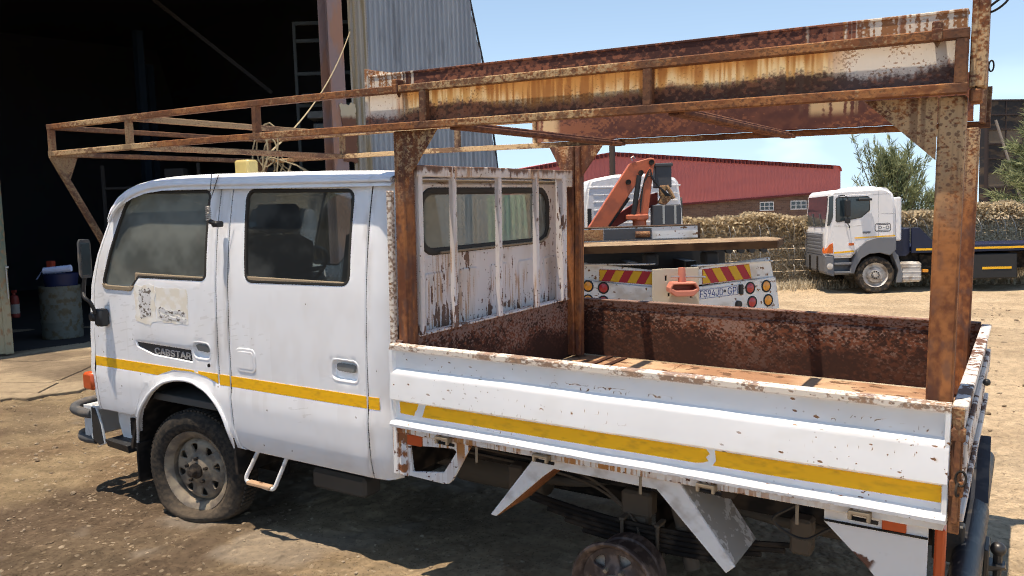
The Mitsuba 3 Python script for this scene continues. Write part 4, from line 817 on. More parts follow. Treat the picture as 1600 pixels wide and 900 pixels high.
put(f'{S}__column_plate', extr(jag(Polygon([(5.29, 3.72), (5.59, 3.74), (5.60, 2.7), (5.31, 2.7)]), .05, .06, 5), -.075, -.055), M('m_plate', pr(proc(lambda p, n, uv: mix((0.20, 0.095, 0.06), (0.62, 0.52, 0.36), SS(3.45, 3.55, p.z + .35 * (fbm(p.x * 5, p.y * 5, p.z * 2, 3) - .5)))), .8, .2)), 30)
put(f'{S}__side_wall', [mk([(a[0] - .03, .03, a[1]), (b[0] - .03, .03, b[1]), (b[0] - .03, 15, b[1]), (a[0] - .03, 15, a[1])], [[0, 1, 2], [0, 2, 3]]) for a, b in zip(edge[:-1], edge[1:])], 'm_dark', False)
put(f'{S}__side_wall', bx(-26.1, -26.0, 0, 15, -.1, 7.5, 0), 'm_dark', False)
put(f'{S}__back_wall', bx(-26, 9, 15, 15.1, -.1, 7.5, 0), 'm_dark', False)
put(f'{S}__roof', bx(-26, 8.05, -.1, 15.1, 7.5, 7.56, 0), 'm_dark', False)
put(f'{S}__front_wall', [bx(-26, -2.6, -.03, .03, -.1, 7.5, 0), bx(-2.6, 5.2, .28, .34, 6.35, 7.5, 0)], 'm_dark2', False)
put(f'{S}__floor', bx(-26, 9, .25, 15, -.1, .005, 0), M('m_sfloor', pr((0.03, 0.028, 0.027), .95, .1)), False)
M('m_blue', pr((0.012, 0.022, 0.036), .7, .2))
frame()
for a, b in (((-14.1, 8.6, 0), (-14.1, 8.6, 5.95)), ((-15.2, 9.6, 0), (-15.2, 9.6, 5.5))): put(f'{S}__inner_column', bar(a, b, .16, .16), 'm_blue', 30)
put(f'{S}__roof_brace', bar((-13.6, 8.6, 6.6), (-12.0, 10.4, 4.6), .08, .08), 'm_dark2', 30)
yf(TT_, (-10.0128447, 3.8615834, 0))
put(f'{S}__inner_rail', [bx(.75, 2.6, 3.2, 3.28, 1.62, 1.72, .004)], M('m_rail2', pr((0.09, 0.13, 0.16), .7, .2)), 30)
put(f'{S}__inner_sheet', [bx(.42, .80, 1.8, 1.84, 0, 1.05, .004), bx(1.0, 2.2, 2.6, 2.64, 0, .95, .004)], M('m_isheet', pr((0.13, 0.06, 0.04), .8, .2)), 30)
put(f'{S}__inner_shelf', [bx(-1.5, 2.5, 5.2, 5.6, z, z + .05, .004) for z in (.9, 1.7, 2.5)] + [bx(x, x + .06, 5.2, 5.26, 0, 3, .004) for x in (-1.5, .5, 2.4)] + [bx(x, x + w_, 5.25, 5.5, z + .05, z + .05 + h_, .01) for x, w_, z, h_ in ((-1.3, .4, .9, .3), (-.6, .3, .9, .45), (.1, .25, 1.7, .3), (.8, .5, .9, .35), (1.5, .3, 1.7, .4), (-1.0, .5, 1.7, .25), (1.7, .4, 2.5, .3), (-.2, .4, 2.5, .35))], M('m_ishelf', pr((0.075, 0.07, 0.068), .8, .2)), 30)
yf(SH, (-9.2858639, 3.09696935, 0))
put('shed_door', [bx(-2.7, -.045, -.10, -.06, .02, 5.2, .006), bx(-.13, -.03, -.115, -.05, .01, 5.2, .006)] + [bx(-2.55 + .3 * k, -2.52 + .3 * k, -.108, -.10, .05, 5.1, .002) for k in range(8)],
    M('m_door', pr(proc(lambda p, n, uv: mix(mix((0.36, 0.32, 0.21), (0.12, 0.15, 0.115), SS(.7, 1.9, p.z + .5 * fbm(p.x * 4, p.y * 4, p.z * 3, 3))), (0.30, 0.17, 0.09), SS(.50, .72, fbm(p.x * 26, p.y * 26, p.z * 13, 4)) * .8)), .7, .2)), 30, label='worn green and yellow sliding steel door at the left edge', cat_='door')
put('shed_door__handle', [bx(-.06, -.02, -.15, -.115, 1.16, 1.19, .005), tube([(-.05, -.13, 1.18), (-.05, -.13, .75)], .008)], 'm_steel', 30)
# things inside the shed
yf(31.88, (-10.0128447, 3.8615834, 0))
M('m_drum2', pr(proc(lambda p, n, uv: mix((0.13, 0.14, 0.12), (0.10, 0.08, 0.045), SS(.42, .72, fbm(p.x * 16, p.y * 16, p.z * 12, 4)))), .6, .3))
put('steel_drum', lathe([(0, .0), (.28, .0), (.287, .01), (.287, .25), (.295, .265), (.287, .28), (.287, .52), (.295, .535), (.287, .55), (.287, .80), (.292, .81), (.28, .80), (.27, .77), (0, .77)], (.02, .55, .0), 'z', 40), 'm_drum2', 30, label='grey green steel drum standing just inside the shed', cat_='drum')
put('plastic_tub', [lathe([(0, .79), (.22, .79), (.25, .98), (.262, 1.0), (.25, 1.0), (.21, .82), (0, .82)], (.05, .55, 0), 'z', 32)], M('m_tub', pr((0.014, 0.022, 0.07), .4, .4)), 30, label='dark blue plastic tub on top of the steel drum', cat_='tub')
put('paper_roll', [tube([(-.12, .40, 1.045), (.27, .46, 1.075)], .052, 20), hull([(-.12, .36, 1.05), (-.15, .40, 1.05), (-.21, .38, .92), (-.25, .40, .92), (-.20, .36, .92)])], M('m_paper', pr((0.55, 0.62, 0.85), .8, .2)), 40, label='pale blue paper roll lying across the blue tub', cat_='paper roll')
put('red_post', [bx(-.36, -.26, .9, 1.0, 0, 1.18, .01), bx(-.40, -.22, .86, 1.04, 0, .03, .004)], M('m_redp', pr((0.35, 0.05, 0.025), .7, .2)), 30, label='red steel post standing behind the drum by the door', cat_='post')
put('fire_extinguisher', [lathe([(0, .38), (.055, .38), (.062, .40), (.062, .66), (.05, .70), (.02, .72), (.02, .76), (0, .76)], (-.42, .1, 0), 'z', 20), bx(-.45, -.38, .08, .12, .75, .79, .005)], M('m_fe', pr((0.16, 0.025, 0.02), .5, .3)), 30, label='red and white canister fixed beside the sliding door', cat_='fire extinguisher')
put('fire_extinguisher__label', lathe([(.0635, .44), (.0635, .58)], (-.42, .1, 0), 'z', 20), 'm_trimgrey', 30)
yf(31.88, (-9.73639353, 9.40308841, 0))
put('storage_rack', [bar((-.32, 0, 0), (-.32, 0, 5.63), .06, .06), bar((.9, 0, 0), (.9, 0, 5.63), .06, .06)] + [bar((-.32, 0, z), (.9, 0, z), .05, .07) for z in (5.60, 5.26, 4.62, 4.0, 3.4)], M('m_rackg', pr((0.09, 0.10, 0.10), .7, .2)), 30, label='grey steel storage frame just inside the shed column', cat_='storage rack')
put('storage_rack__box', [bx(-.1, .35, -.2, .3, 3.72, 3.86, .01), bx(0, .2, -.15, .2, 3.45, 3.62, .01), bx(-.2, .5, -.2, .3, 4.05, 4.2, .01)], 'm_trimgrey', 30)
frame()

# ------------------------------------------------------------------ tow truck behind the bed
TT = 31.88
K = 'tow_truck'
tag(K, 'white recovery truck with a folded orange crane, seen from behind', 'tow truck')
def f_tw(p, n, uv):
    c = mix((0.74, 0.74, 0.73), (0.45, 0.38, 0.30), SS(.52, .75, fbm(p.x * 5, p.y * 5, p.z * 6, 4)) * .6)
    return mix(c, (0.20, 0.10, 0.05), SS(.66, .72, fbm(p.x * 24, p.y * 24, p.z * 24 + 5, 3)))
M('m_tow', pr(proc(f_tw), .45, .4)); M('m_towcab', pr((0.78, 0.78, 0.79), .35, .5, clearcoat=.3))
M('m_deck', pr(proc(lambda p, n, uv: mix((0.095, 0.060, 0.038), (0.05, 0.030, 0.021), SS(.42, .66, fbm(p.x * 7, p.y * 7, p.z * 9, 4)))), .8, .2))
M('m_decktop', pr(proc(lambda p, n, uv: mix((0.26, 0.19, 0.12), (0.15, 0.095, 0.055), SS(.42, .66, fbm(p.x * 6, p.y * 6, p.z * 9, 4)))), .8, .2))
M('m_crane', pr(proc(lambda p, n, uv: mix((0.50, 0.125, 0.055), (0.38, 0.10, 0.05), SS(.45, .7, fbm(p.x * 5, p.y * 5, p.z * 5, 4)))), .5, .4))
M('m_chevr', pr((0.36, 0.018, 0.03), .5, .4)); M('m_chevy', pr((0.62, 0.36, 0.015), .5, .4))
M('m_chev_steel', pr((0.065, 0.07, 0.08), .6, .3)); M('m_plateblue', pr((0.03, 0.055, 0.22), .5, .3)); M('m_salmon', pr((0.55, 0.20, 0.14), .55, .3))
def lamp(key, x, z, r, m):
    k = put(key, lathe([(r * .82, -.004), (r, -.012), (r * 1.12, -.008), (r * 1.14, .002)], (x, 0, z), 'y', 28), 'm_black', 40)
    put(f'{k}__lens', lathe([(0, -.016), (r * .5, -.014), (r * .84, -.006)], (x, 0, z), 'y', 28), m, 40)
def chevron(key, P, n, lean):
    put(key, extr(P, -.004, 0), 'm_chevr', False)
    x0, z0, x1, z1 = P.bounds; st = (x1 - x0) / n
    for i in range(n + 2):
        q = Polygon([(x0 + (i - .25) * st - lean, z1 + .05), (x0 + (i + .25) * st - lean, z1 + .05), (x0 + (i + .25) * st + lean, z0 - .05), (x0 + (i - .25) * st + lean, z0 - .05)]).intersection(P.buffer(-.004))
        if not q.is_empty and q.area > 1e-4: put(f'{key}__stripe', extr(q, -.007, -.0045), 'm_chevy', False)
yf(TT + 27, (-.7879365, 6.26668023, 0))
rwg = put(f'{K}__rear_wing', [extr(Polygon([(.0, .965), (1.127, 1.035), (1.186, .800), (.0, .772)]), .03, .10, .006), bx(.0, 1.15, .0, .12, .985, 1.0, .004)], 'm_tow', 30)
yf(TT + 27, (-.7879365 , 6.26668023, 0))
rlo = put(f'{K}__rear_panel', extr(Polygon([(-.03, .751), (1.186, .800), (1.250, .414), (-.03, .42)]), .0, .06, .006), 'm_tow', 30)
for x, z, m in ((.782, .692, 'm_redl'), (.810, .523, 'm_redl'), (1.033, .698, 'm_amberl'), (1.061, .528, 'm_amberl')): lamp(f'{K}__rear_lamp', x, z, .066, m)
put(f'{K}__towing_socket', lathe([(0, -.03), (.04, -.03), (.045, 0)], (.594, 0, .515), 'y', 16), 'm_black', 30)
NP = Polygon([(.001, .725), (.578, .742), (.598, .624), (.006, .608)])
pk = put(f'{K}__number_plate', extr(NP, -.008, -.002, .002), M('m_plateW', pr((0.74, 0.74, 0.74), .5, .3)), 30)
put(f'{pk}__border', extr(NP.buffer(-.006, join_style=2).difference(NP.buffer(-.011, join_style=2)), -.0105, -.008), 'm_plateblue', False)
for m_ in (lettering('FS94JD', .022, -.0085, .630, .080, slope=.024, depth=.002, width=.345, bold=False), lettering('GP', .428, -.0085, .6395, .080, slope=.024, depth=.002, width=.135, bold=False)): put(f'{pk}__characters', m_, 'm_plateblue', False)
put(f'{pk}__emblem', extr(circle(.018, 16, (.392, .683)), -.0105, -.008), 'm_chev_steel', False)
put(f'{K}__plate_lamp', bx(.60, .655, -.04, .0, .63, .745, .012), 'm_black', 30)
yf(TT + 27, (-.7879365 + .03 * -math.sin(math.radians(TT + 27)), 6.26668023 + .03 * math.cos(math.radians(TT + 27)), 0))
chevron(f'{K}__chevron_board', Polygon([(.095, .950), (.796, .975), (.833, .800), (.095, .780)]), 3, .10)
yf(TT - 27, (-1.2191266, 5.99847085, 0))
put(f'{K}__rear_wing', [extr(Polygon([(-1.12, 1.075), (.0, .955), (.0, .770), (-1.15, .875)]), .03, .10, .006), bx(-1.12, .0, .0, .12, 1.02, 1.035, .004)], 'm_tow', 30)
put(f'{K}__rear_panel', extr(Polygon([(-1.15, .872), (.077, .760), (.077, .42), (-1.2, .42)]), .0, .06, .006), 'm_tow', 30)
for x, z, m in ((-.783, .777, 'm_amberl'), (-.592, .756, 'm_redl'), (-.788, .610, 'm_amberl'), (-.596, .598, 'm_redl')): lamp(f'{K}__rear_lamp', x, z, .062, m)
yf(TT - 27, (-1.2191266 + .03 * -math.sin(math.radians(TT - 27)), 5.99847085 + .03 * math.cos(math.radians(TT - 27)), 0))
chevron(f'{K}__chevron_board', Polygon([(-.65, .972), (-.0, .945), (-.0, .792), (-.653, .838)]), 3, -.08)
yf(TT, (-.92710058, 6.07832452, 0))
put(f'{K}__hitch_plate', [extr(Polygon([(-.30, .976), (.22, .985), (.22, .40), (-.30, .40)]).difference(unary_union([sbox(-.16, .84, -.14, .90), sbox(-.13, .66, -.11, .70), sbox(.12, .64, .14, .70)])), .02, .06, .004)], M('m_hplate', pr((0.50, 0.45, 0.36), .7, .2)), 30)
put(f'{K}__hitch_back', bx(-.29, .21, .062, .08, .42, .97, .002), 'm_black', 30)
ft = [(-.152, .775), (-.118, .835), (.135, .832), (.172, .768), (.168, .735), (.105, .680), (-.085, .682), (-.15, .73)]
fo = Polygon(ft); fi2 = Polygon([(-.130, .775), (-.105, .812), (.122, .81), (.148, .765), (.10, .745), (-.085, .747)])
put(f'{K}__tow_jaw', [extr(fo.difference(fi2), -.22, .0, .008), lathe([(0, .82), (.042, .82), (.045, .90), (.038, .99), (0, .995)], (.005, -.10, 0), 'z', 20), extr(fi2, -.03, -.02)], 'm_salmon', 30)
put(f'{K}__tow_pin', tube([(-.12, -.12, .895), (.06, -.12, .89), (.22, -.12, .885), (.262, -.13, .878)], .012, 8), 'm_steel', 40)
for q_ in ((-.30, -.15), (.40, .56)): put(f'{K}__frame_block', bx(*q_, .45, .75, .985, 1.13, .02), 'm_chev_steel', 30)
put(f'{K}__frame', [bx(-1.1, 1.0, 1.9, 7.5, .62, 1.19, .01), bx(-.42, -.30, 1.0, 8, .60, 1.0, .005), bx(.30, .42, 1.0, 8, .60, 1.0, .005)], 'm_black', 30)
put(f'{K}__deck', [hull([(-1.30, .05, 1.17), (1.113, .05, 1.165), (1.30, .40, 1.20), (1.30, 1.05, 1.21), (-1.30, 1.05, 1.21), (-1.30, 0, 1.25), (1.10, .0, 1.25), (1.31, .42, 1.262), (1.30, 1.05, 1.268), (-1.30, 1.05, 1.268)])], 'm_deck', 20)
put(f'{K}__deck__surface', mk([(-1.29, .02, 1.2545), (1.09, .02, 1.2545), (1.29, .44, 1.266), (1.29, 1.03, 1.272), (-1.29, 1.03, 1.272)], [[0, 1, 2], [0, 2, 3], [0, 3, 4]]), 'm_decktop', False)
for x in (1.0, 1.16, 1.30, 1.46): put(f'{K}__roller', lathe([(0, -.05), (.045, -.05), (.045, .05), (0, .05)], (x, 1.73, 1.09), 'y', 16), 'm_black', 30)
put(f'{K}__roller_bar', bar((.6, 1.74, 1.10), (1.5, 1.74, 1.10), .02, .02), 'm_black', 30)
for x in (-1.0, .74): put(f'{K}__rear_wheel', [lathe([(.28, 0), (.45, -.01), (.5, .03), (.5, .25), (.45, .28), (.28, .27)], (x, 2.2 if x < 0 else 2.2, .42), 'x', 40)], 'm_rubber', 30)
yf(TT, (-1.75080822, 6.91235428, 0))
put(f'{K}__deck_box', [bx(-.725, .74, .0, .70, 1.285, 1.44, .006)], 'm_tow', 30)
put(f'{K}__deck_box__lid_edge', [bx(-.73, .745, -.008, .71, 1.440, 1.452, .003), bx(.725, .75, -.012, .0, 1.28, 1.47, .003)], 'm_deck', 30)
put(f'{K}__deck_box__panel', [bx(-.45, .145, -.012, -.002, 1.288, 1.425, .003)], 'm_chev_steel', 30)
put(f'{K}__deck_box__rusty_end', bx(-.72, -.46, -.012, -.002, 1.288, 1.425, .003), 'm_rack', 30)
put(f'{K}__winch', [tube([(-.06, -.02, 1.35), (.12, -.02, 1.35)], .04, 14)] , 'm_rack', 40)
yf(34.9, (-4.67216701, 13.54584534, 0))
co = rpoly([(-1.11, 1.20), (-1.103, 1.395), (-1.043, 2.132), (-.99, 2.32), (-.93, 2.395), (-.438, 2.475), (.10, 2.49), (.651, 2.445), (.86, 2.37), (.93, 2.28), (.982, 1.8), (1.016, 1.366), (1.02, 1.20)], .05)
put(f'{K}__cab', extr(co, 0, 1.9, .06), 'm_towcab', 35)
put(f'{K}__cab__ridge', [bx(-.9, .9, -.012, .004, z, z + .02, .004) for z in (1.45, 1.58, 1.73, 1.90, 2.05)] + [bx(-1.02, .96, -.02, .004, 2.20, 2.235, .006)], 'm_towcab', 30)
put(f'{K}__exhaust_stack', tube([(-1.0, -.10, 1.3), (-1.0, -.10, 1.78)], .045, 12), 'm_black', 40)
put(f'{K}__cab_mirror', [bx(1.06, 1.24, .9, .98, 1.50, 1.98, .03), tube([(1.0, .9, 2.1), (1.12, .88, 2.14), (1.16, .92, 1.98)], .012, 6)], 'm_bull', 40)
for x in (-1.0, .75): put(f'{K}__front_wheel', lathe([(.28, 0), (.45, -.01), (.5, .03), (.5, .25), (.45, .28), (.28, .27)], (x, 1.2, .40), 'x', 40), 'm_rubber', 30)
yf(TT, (-4.09437282, 12.10594073, 0))
C_ = f'{K}__crane'
put(f'{C_}__boom', extr(Polygon([(-.90, 1.38), (-.872, 1.418), (-.067, 2.595), (.328, 2.690), (.395, 2.675), (.42, 2.60), (.374, 2.483), (.187, 2.391), (-.52, 1.40)]), -.12, .12, .012), 'm_crane', 30)
put(f'{C_}__boom', extr(Polygon([(.225, 2.40), (.395, 2.62), (.250, 1.579), (.005, 1.600)]), -.16, -.125, .008).copy(), 'm_crane', 30)
put(f'{C_}__boom', extr(Polygon([(-.62, 1.42), (.253, 1.972), (.501, 2.038), (.497, 1.817), (-.377, 1.37)]), .14, .36, .012), M('m_craned', pr((0.30, 0.05, 0.03), .6, .3)), 30)
put(f'{C_}__base', [lathe([(0, 1.3), (.14, 1.3), (.13, 1.5), (.16, 1.52), (.16, 1.6), (0, 1.6)], (.10, -.05, 0), 'z', 20), bx(-.16, .26, -.2, .1, 1.52, 1.62, .02)], 'm_crane', 30)
put(f'{C_}__cylinder', [tube([(.10, -.14, 2.36), (-.02, -.14, 1.62)], .05, 12), tube([(-.10, -.02, 1.95), (-.50, -.02, 1.42)], .045, 10)], 'm_black', 40)
put(f'{C_}__pin', [lathe([(0, -.17), (.05, -.17), (.05, -.1)], (x, 0, z), 'y', 14) for x, z in ((.34, 2.60), (.135, 2.41), (-.11, 2.24))], 'm_grime', 30)
put(f'{C_}__counter_tower', [bx(.425, .735, -.05, .25, 2.12, 2.53, .01), bx(.40, .76, -.08, .28, 2.52, 2.585, .012)], 'm_chev_steel', 30)
put(f'{C_}__valve_block', [bx(.50, .62, -.12, .05, 1.95, 2.16, .02), hull([(.47, -.1, 1.83), (.60, -.1, 2.06), (.72, -.1, 1.90), (.60, -.1, 1.78), (.47, .1, 1.83), (.60, .1, 2.06), (.72, .1, 1.90), (.60, .1, 1.78)]), tube([(.62, -.1, 2.15), (.70, -.1, 2.02), (.76, -.1, 1.90)], .04, 8)], 'm_rack', 40)
for k in range(4): put(f'{C_}__hose', tube(smoothpath(np.array([(.60 + .03 * k, -.16, 1.95), (.45 - .03 * k, -.2, 2.15 + .03 * k), (.30, -.19, 2.35 + .04 * k), (.18, -.17, 2.20), (.10, -.17, 1.8 - .05 * k)]), 5), .011, 6), 'm_black', 40)
put(f'{C_}__lifting_hook', tube([(-.02, -.13, 2.64), (-.05, -.13, 2.70), (.0, -.13, 2.73), (.03, -.13, 2.68)], .012, 6), 'm_steel', 40)
q = put(f'{C_}__oil_tank', bx(.345, .878, -.2, .15, 1.39, 1.79, .02), 'm_chev_steel', 30)
put(f'{C_}__tank_strap', [bx(x, x + .045, -.21, -.198, 1.42, 1.77, .003) for x in (.52, .74)], 'm_steel', 30)

# ------------------------------------------------------------------ white truck with the blue deck
yf(23.9, (-.73399553, 18.74108395, 0))
B = 'deck_truck'
tag(B, 'white cab over truck with a long dark blue flat deck, parked by the fence', 'truck')
M('m_dblue', pr((0.010, 0.015, 0.045), .4, .45)); M('m_dgrey', pr((0.16, 0.17, 0.19), .5, .4)); M('m_ltank', pr(proc(lambda p, n, uv: mix((0.55, 0.54, 0.52), (0.3, 0.26, 0.22), SS(.4, .7, fbm(p.x * 6, p.y * 6, p.z * 6, 3)))), .5, .4))
def fc(pts): return [(x if x > -.95 else -.95 + (x + .95) * .38, z) for x, z in pts]      # the nose is short seen from the side
cabp = rpoly(fc([(-1.50, .50), (-1.505, 1.05), (-1.46, 1.16), (-1.31, 1.57), (-1.235, 1.94), (-1.19, 2.0), (-1.0, 2.066), (.12, 2.095), (.26, 2.075), (.40, 1.94), (.455, 1.75), (.465, .60), (-.40, .575), (-.55, .42), (-.98, .42)]), .03)
put(f'{B}__cab', extr(cabp, 0, 2.35, .07), 'm_towcab', 35)
put(f'{B}__roof_fairing', extr(rpoly([(-.55, 2.07), (-.35, 2.14), (.05, 2.14), (.2, 2.07)], .03), .3, 2.0, .05), 'm_towcab', 35)
w = rpoly([(-.900, 1.872), (-.16, 1.875), (-.15, 1.56), (-.34, 1.40), (-.90, 1.300)], .04)
d = put(f'{B}__door', extr(Polygon([(-.985, 1.93), (-.10, 1.945), (-.06, .90), (-.45, .88), (-.56, .60), (-.985, .52)]), -.006, .01, .006), 'm_towcab', 30)
put(f'{d}__window', extr(w, -.012, -.006), 'm_bglass', False); put(f'{d}__window_seal', extr(w.buffer(.02).difference(w), -.013, -.004, .002), 'm_seal', 30)
put(f'{d}__handle', bx(-.30, -.12, -.02, -.005, 1.00, 1.05, .004), 'm_dgrey', 30)
put(f'{d}__crease', bx(-.96, -.3, -.010, -.004, 1.19, 1.21, .002), 'm_flap', 30)
ws = fc([(-1.245, 1.93), (-1.318, 1.56), (-1.455, 1.19)])
put(f'{B}__windscreen', mk([(x - .012, y, z) for x, z in ws for y in (.12, 2.23)], [[0, 1, 3], [0, 3, 2], [2, 3, 5], [2, 5, 4]]), 'm_bglass', False)
put(f'{B}__windscreen', extr(rpoly(fc([(-1.262, 1.91), (-1.00, 1.93), (-1.03, 1.42), (-1.22, 1.22), (-1.40, 1.20), (-1.30, 1.57)]), .01), -.010, -.003), 'm_bglass', False)
put(f'{B}__wiper', [tube([(fc([(-1.47, 1.18)])[0][0] - .03, y, 1.18), (fc([(-1.33, 1.5)])[0][0] - .03, y + .5, 1.5)], .012, 6) for y in (.3, 1.1)], 'm_black', 40)
put(f'{B}__cab_seam', [bx(.06, .066, -.004, .002, .62, 2.0, .001), bx(-.06, .44, -.004, .002, 1.93, 1.936, .001), bx(.12, .44, -.004, .002, 1.46, 1.466, .001)], 'm_dgrey', False)
put(f'{B}__grille', [bx(-1.185, -1.155, .35, 2.0, .56 + .09 * k, .62 + .09 * k, .008) for k in range(5)], 'm_dgrey', 30)
put(f'{B}__grille_side', bx(-1.18, -1.15, .25, 2.1, .50, 1.02, .01), 'm_dgrey', 30)
put(f'{B}__corner_lamp', hull([(x, y, z) for x, y, z in ((-.99, -.03, .545), (-.99, -.03, .79), (-1.06, -.03, .76), (-1.13, -.01, .55), (-1.195, .12, .54), (-1.19, .16, .66), (-1.15, .10, .72), (-.99, .05, .545), (-.99, .05, .79))]), 'm_amber', 30)
put(f'{B}__side_lamp', bx(-.62, -.50, -.02, 0, .72, .78, .006), 'm_amber', 30)
bf = put(f'{B}__front_bumper', [extr(rpoly(fc([(-1.54, .50), (-.965, .50), (-.962, -.02), (-1.45, .04), (-1.53, .10)]), .02), -.02, 2.37, .03)], 'm_dgrey', 30)
put(f'{bf}__fog_lamp', lathe([(0, -.03), (.06, -.03), (.075, -.018)], (-1.06, -.022, .23), 'y', 18), 'm_ltank', 40)
put(f'{B}__step', [bx(-.95, -.55, -.01, .25, .05 + .21 * k, .10 + .21 * k, .008) for k in range(2)] + [bx(-.95, -.55, .20, .25, .0, .45, .005)], 'm_dgrey', 30)
arch = Polygon([(.46, .62), (.46, .905), (.02, .90), (-.22, .83), (-.40, .66), (-.55, .28), (-.60, .05), (-.50, .04), (-.44, .22), (-.33, .40), (-.15, .51), (.1, .53), (.32, .46), (.46, .60)]).buffer(0)
put(f'{B}__wheel_arch', [extr(arch, -.035, .30, .012), extr(Polygon([(.40, .60), (.52, .45), (.62, .0), (.60, -.2), (.48, -.2), (.52, .1), (.38, .5)]), .0, .3, .008)], 'm_dgrey', 30)
for y in (.02, 2.05):
    t_ = put(f'{B}__front_wheel__tyre', lathe([(.29, .0), (.40, -.02), (.437, .01), (.442, .06), (.442, .24), (.42, .28), (.29, .27)], (0, y, -.005), 'y', 48), 'm_rubber', 35)
    put(f'{B}__front_wheel__rim', lathe([(0, -.03), (.05, -.03), (.055, .0), (.115, .0), (.12, .02), (.17, .035), (.20, .10), (.25, .10), (.285, .0), (.295, -.01), (.29, .03)], (0, y, -.005), 'y', 48), 'm_ltank', 35)
    put(f'{B}__front_wheel__wheel_nut', [lathe([(0, -.02), (.016, -.02), (.018, .02)], (.085 * math.cos(k * .6283), y, -.005 + .085 * math.sin(k * .6283)), 'y', 6) for k in range(10)], 'm_grime', False)
for p in ([(-.485, .885), (.44, .915), (.44, .945), (-.485, .915)], [(-.96, .535), (-.50, .565), (-.50, .605), (-.96, .575)]): put(f'{B}__reflective_tape', extr(Polygon(p), -.010, -.0075), 'm_tape', False)
lg = put(f'{B}__door_logo', extr(rpoly([(-.02, 1.03), (.345, 1.03), (.345, 1.24), (-.02, 1.24)], .06).difference(rpoly([(-.005, 1.045), (.33, 1.045), (.33, 1.225), (-.005, 1.225)], .055)), -.0035, 0), 'm_chev_steel', False)
put(f'{lg}__lettering', [lettering('D-O', .055, -.001, 1.10, .07, 1.25)] + [lettering(t, .03, -.001, z, .026, 1.0) for t, z in (('RECOVERY', 1.192), ('SERVICE', 1.058))][:0] + [bx(.04, .29, -.003, 0, z, z + .018, 0) for z in (1.195, 1.058)], 'm_chev_steel', False)
put(f'{B}__cab_mirror', [bx(-.765, -.635, -.28, -.18, 1.42, 1.82, .03), bx(-.76, -.64, -.27, -.19, 1.26, 1.38, .03), tube([(-.85, -.0, 1.92), (-.78, -.18, 1.93), (-.70, -.24, 1.88), (-.70, -.24, 1.25), (-.62, -.1, 1.18), (-.60, .0, 1.15)], .014, 6), bx(-.42, -.12, -.16, -.06, 1.78, 1.84, .02)], 'm_black', 40)
put(f'{B}__air_duct', [bx(.47, .62, .1, .35, .8, 1.85, .03)], 'm_towcab', 30)
dk = put(f'{B}__deck', [bx(.9, 9.4, .05, 2.45, .535, .645, .006), bx(.9, 9.4, .045, .05, .50, .66, .001)], 'm_dblue', 30)
put(f'{dk}__reflective_tape', [bx(.93, 4.6, .036, .044, .555, .605, 0), bx(4.7, 9.3, .036, .044, .555, .605, 0)], 'm_tape', False)
put(f'{B}__deck_headboard', [extr(Polygon([(.84, .50), (.84, 1.10), (1.0, 1.11), (1.42, .66), (1.42, .50)]), .05, .12, .006), extr(Polygon([(.46, .42), (.46, 1.05), (.84, 1.10), (.84, .50), (.75, .42)]), .2, 2.3, .01)], 'm_dblue', 30)
put(f'{B}__fuel_tank', [bx(.585, 1.06, .02, .6, -.20, .29, .05)] + [bx(.60, 1.045, .012, .03, z, z + .02, .004) for z in (-.08, .04, .16)], 'm_ltank', 30)
put(f'{B}__chassis', [bx(-1.2, 9, .7, .8, .05, .45, .01), bx(-1.2, 9, 1.55, 1.65, .05, .45, .01), bx(1.1, 2.1, .3, .7, -.05, .45, .02), bx(.5, 2.2, .4, .5, .3, .5, .01)], 'm_grime', 30)
q = put(f'{B}__tool_box', bx(2.19, 3.2, .06, .6, -.15, .44, .02), 'm_black', 30)
put(f'{q}__reflective_tape', bx(2.42, 3.07, .05, .0585, .07, .125, 0), 'm_tape', False)
put(f'{B}__side_marker', bx(1.10, 1.22, .06, .30, .03, .10, .006), 'm_amberl', 30)
for x in (5.6, 6.9):
    for y in (.05, 1.95): put(f'{B}__rear_wheel', lathe([(0, .05), (.29, .05), (.29, .0), (.42, -.01), (.44, .04), (.44, .5), (.4, .52)], (x, y, -.005), 'y', 40), 'm_rubber', 35)

# ------------------------------------------------------------------ red building
yf(51.88, (-5.38301605, 39.83229371, 0))
R_ = 'warehouse'
tag(R_, 'long dark red metal clad warehouse on a brick base beyond the fence', 'warehouse')
M('m_red', pr(proc(lambda p, n, uv: mix((0.60, 0.165, 0.145), (0.56, 0.155, 0.14), SS(.4, .6, fbm(p.x * .4, p.y * .4, p.z * 1.5, 3)))), .55, .3))
def f_brick(p, n, uv):
    s = (p.x * .617 + p.y * .787) * 4.2; z = p.z * 12; row = dr.floor(z); s2 = s + .5 * (row - 2 * dr.floor(row / 2))
    fx_, fz_ = s2 - dr.floor(s2), z - row
    m = SS(0, .06, fx_) * SS(0, .16, fz_)
    return mix((0.24, 0.20, 0.17), mix((0.15, 0.09, 0.07), (0.22, 0.14, 0.105), cell_rand(s2, row)), m)
M('m_brick', pr(proc(f_brick), .9, .1)); M('m_white', pr((0.7, 0.7, 0.7), .6, .3))
ts, tz = np.array([(-30, 1.9), (-17.13, 3.63), (-12.27, 4.402), (-.305, 3.731), (-.12, 3.70), (-.02, 3.58), (0, 3.45)]).T
bs, bz = np.array([(-30, 1.1), (-12.33, 1.956), (-8.33, 2.111), (-1.067, 2.461), (0, 2.52)]).T
sv = np.arange(-30, .001, .05); V, F = [], []
for s in sv:
    ph_ = (s / .2) % 1; y = -.012 if ph_ < .3 else 0.0
    V += [(s, y, float(np.interp(s, bs, bz))), (s, y, float(np.interp(s, ts, tz)))]
for k in range(len(sv) - 1): a = 2 * k; F += [[a, a + 2, a + 3], [a, a + 3, a + 1]]
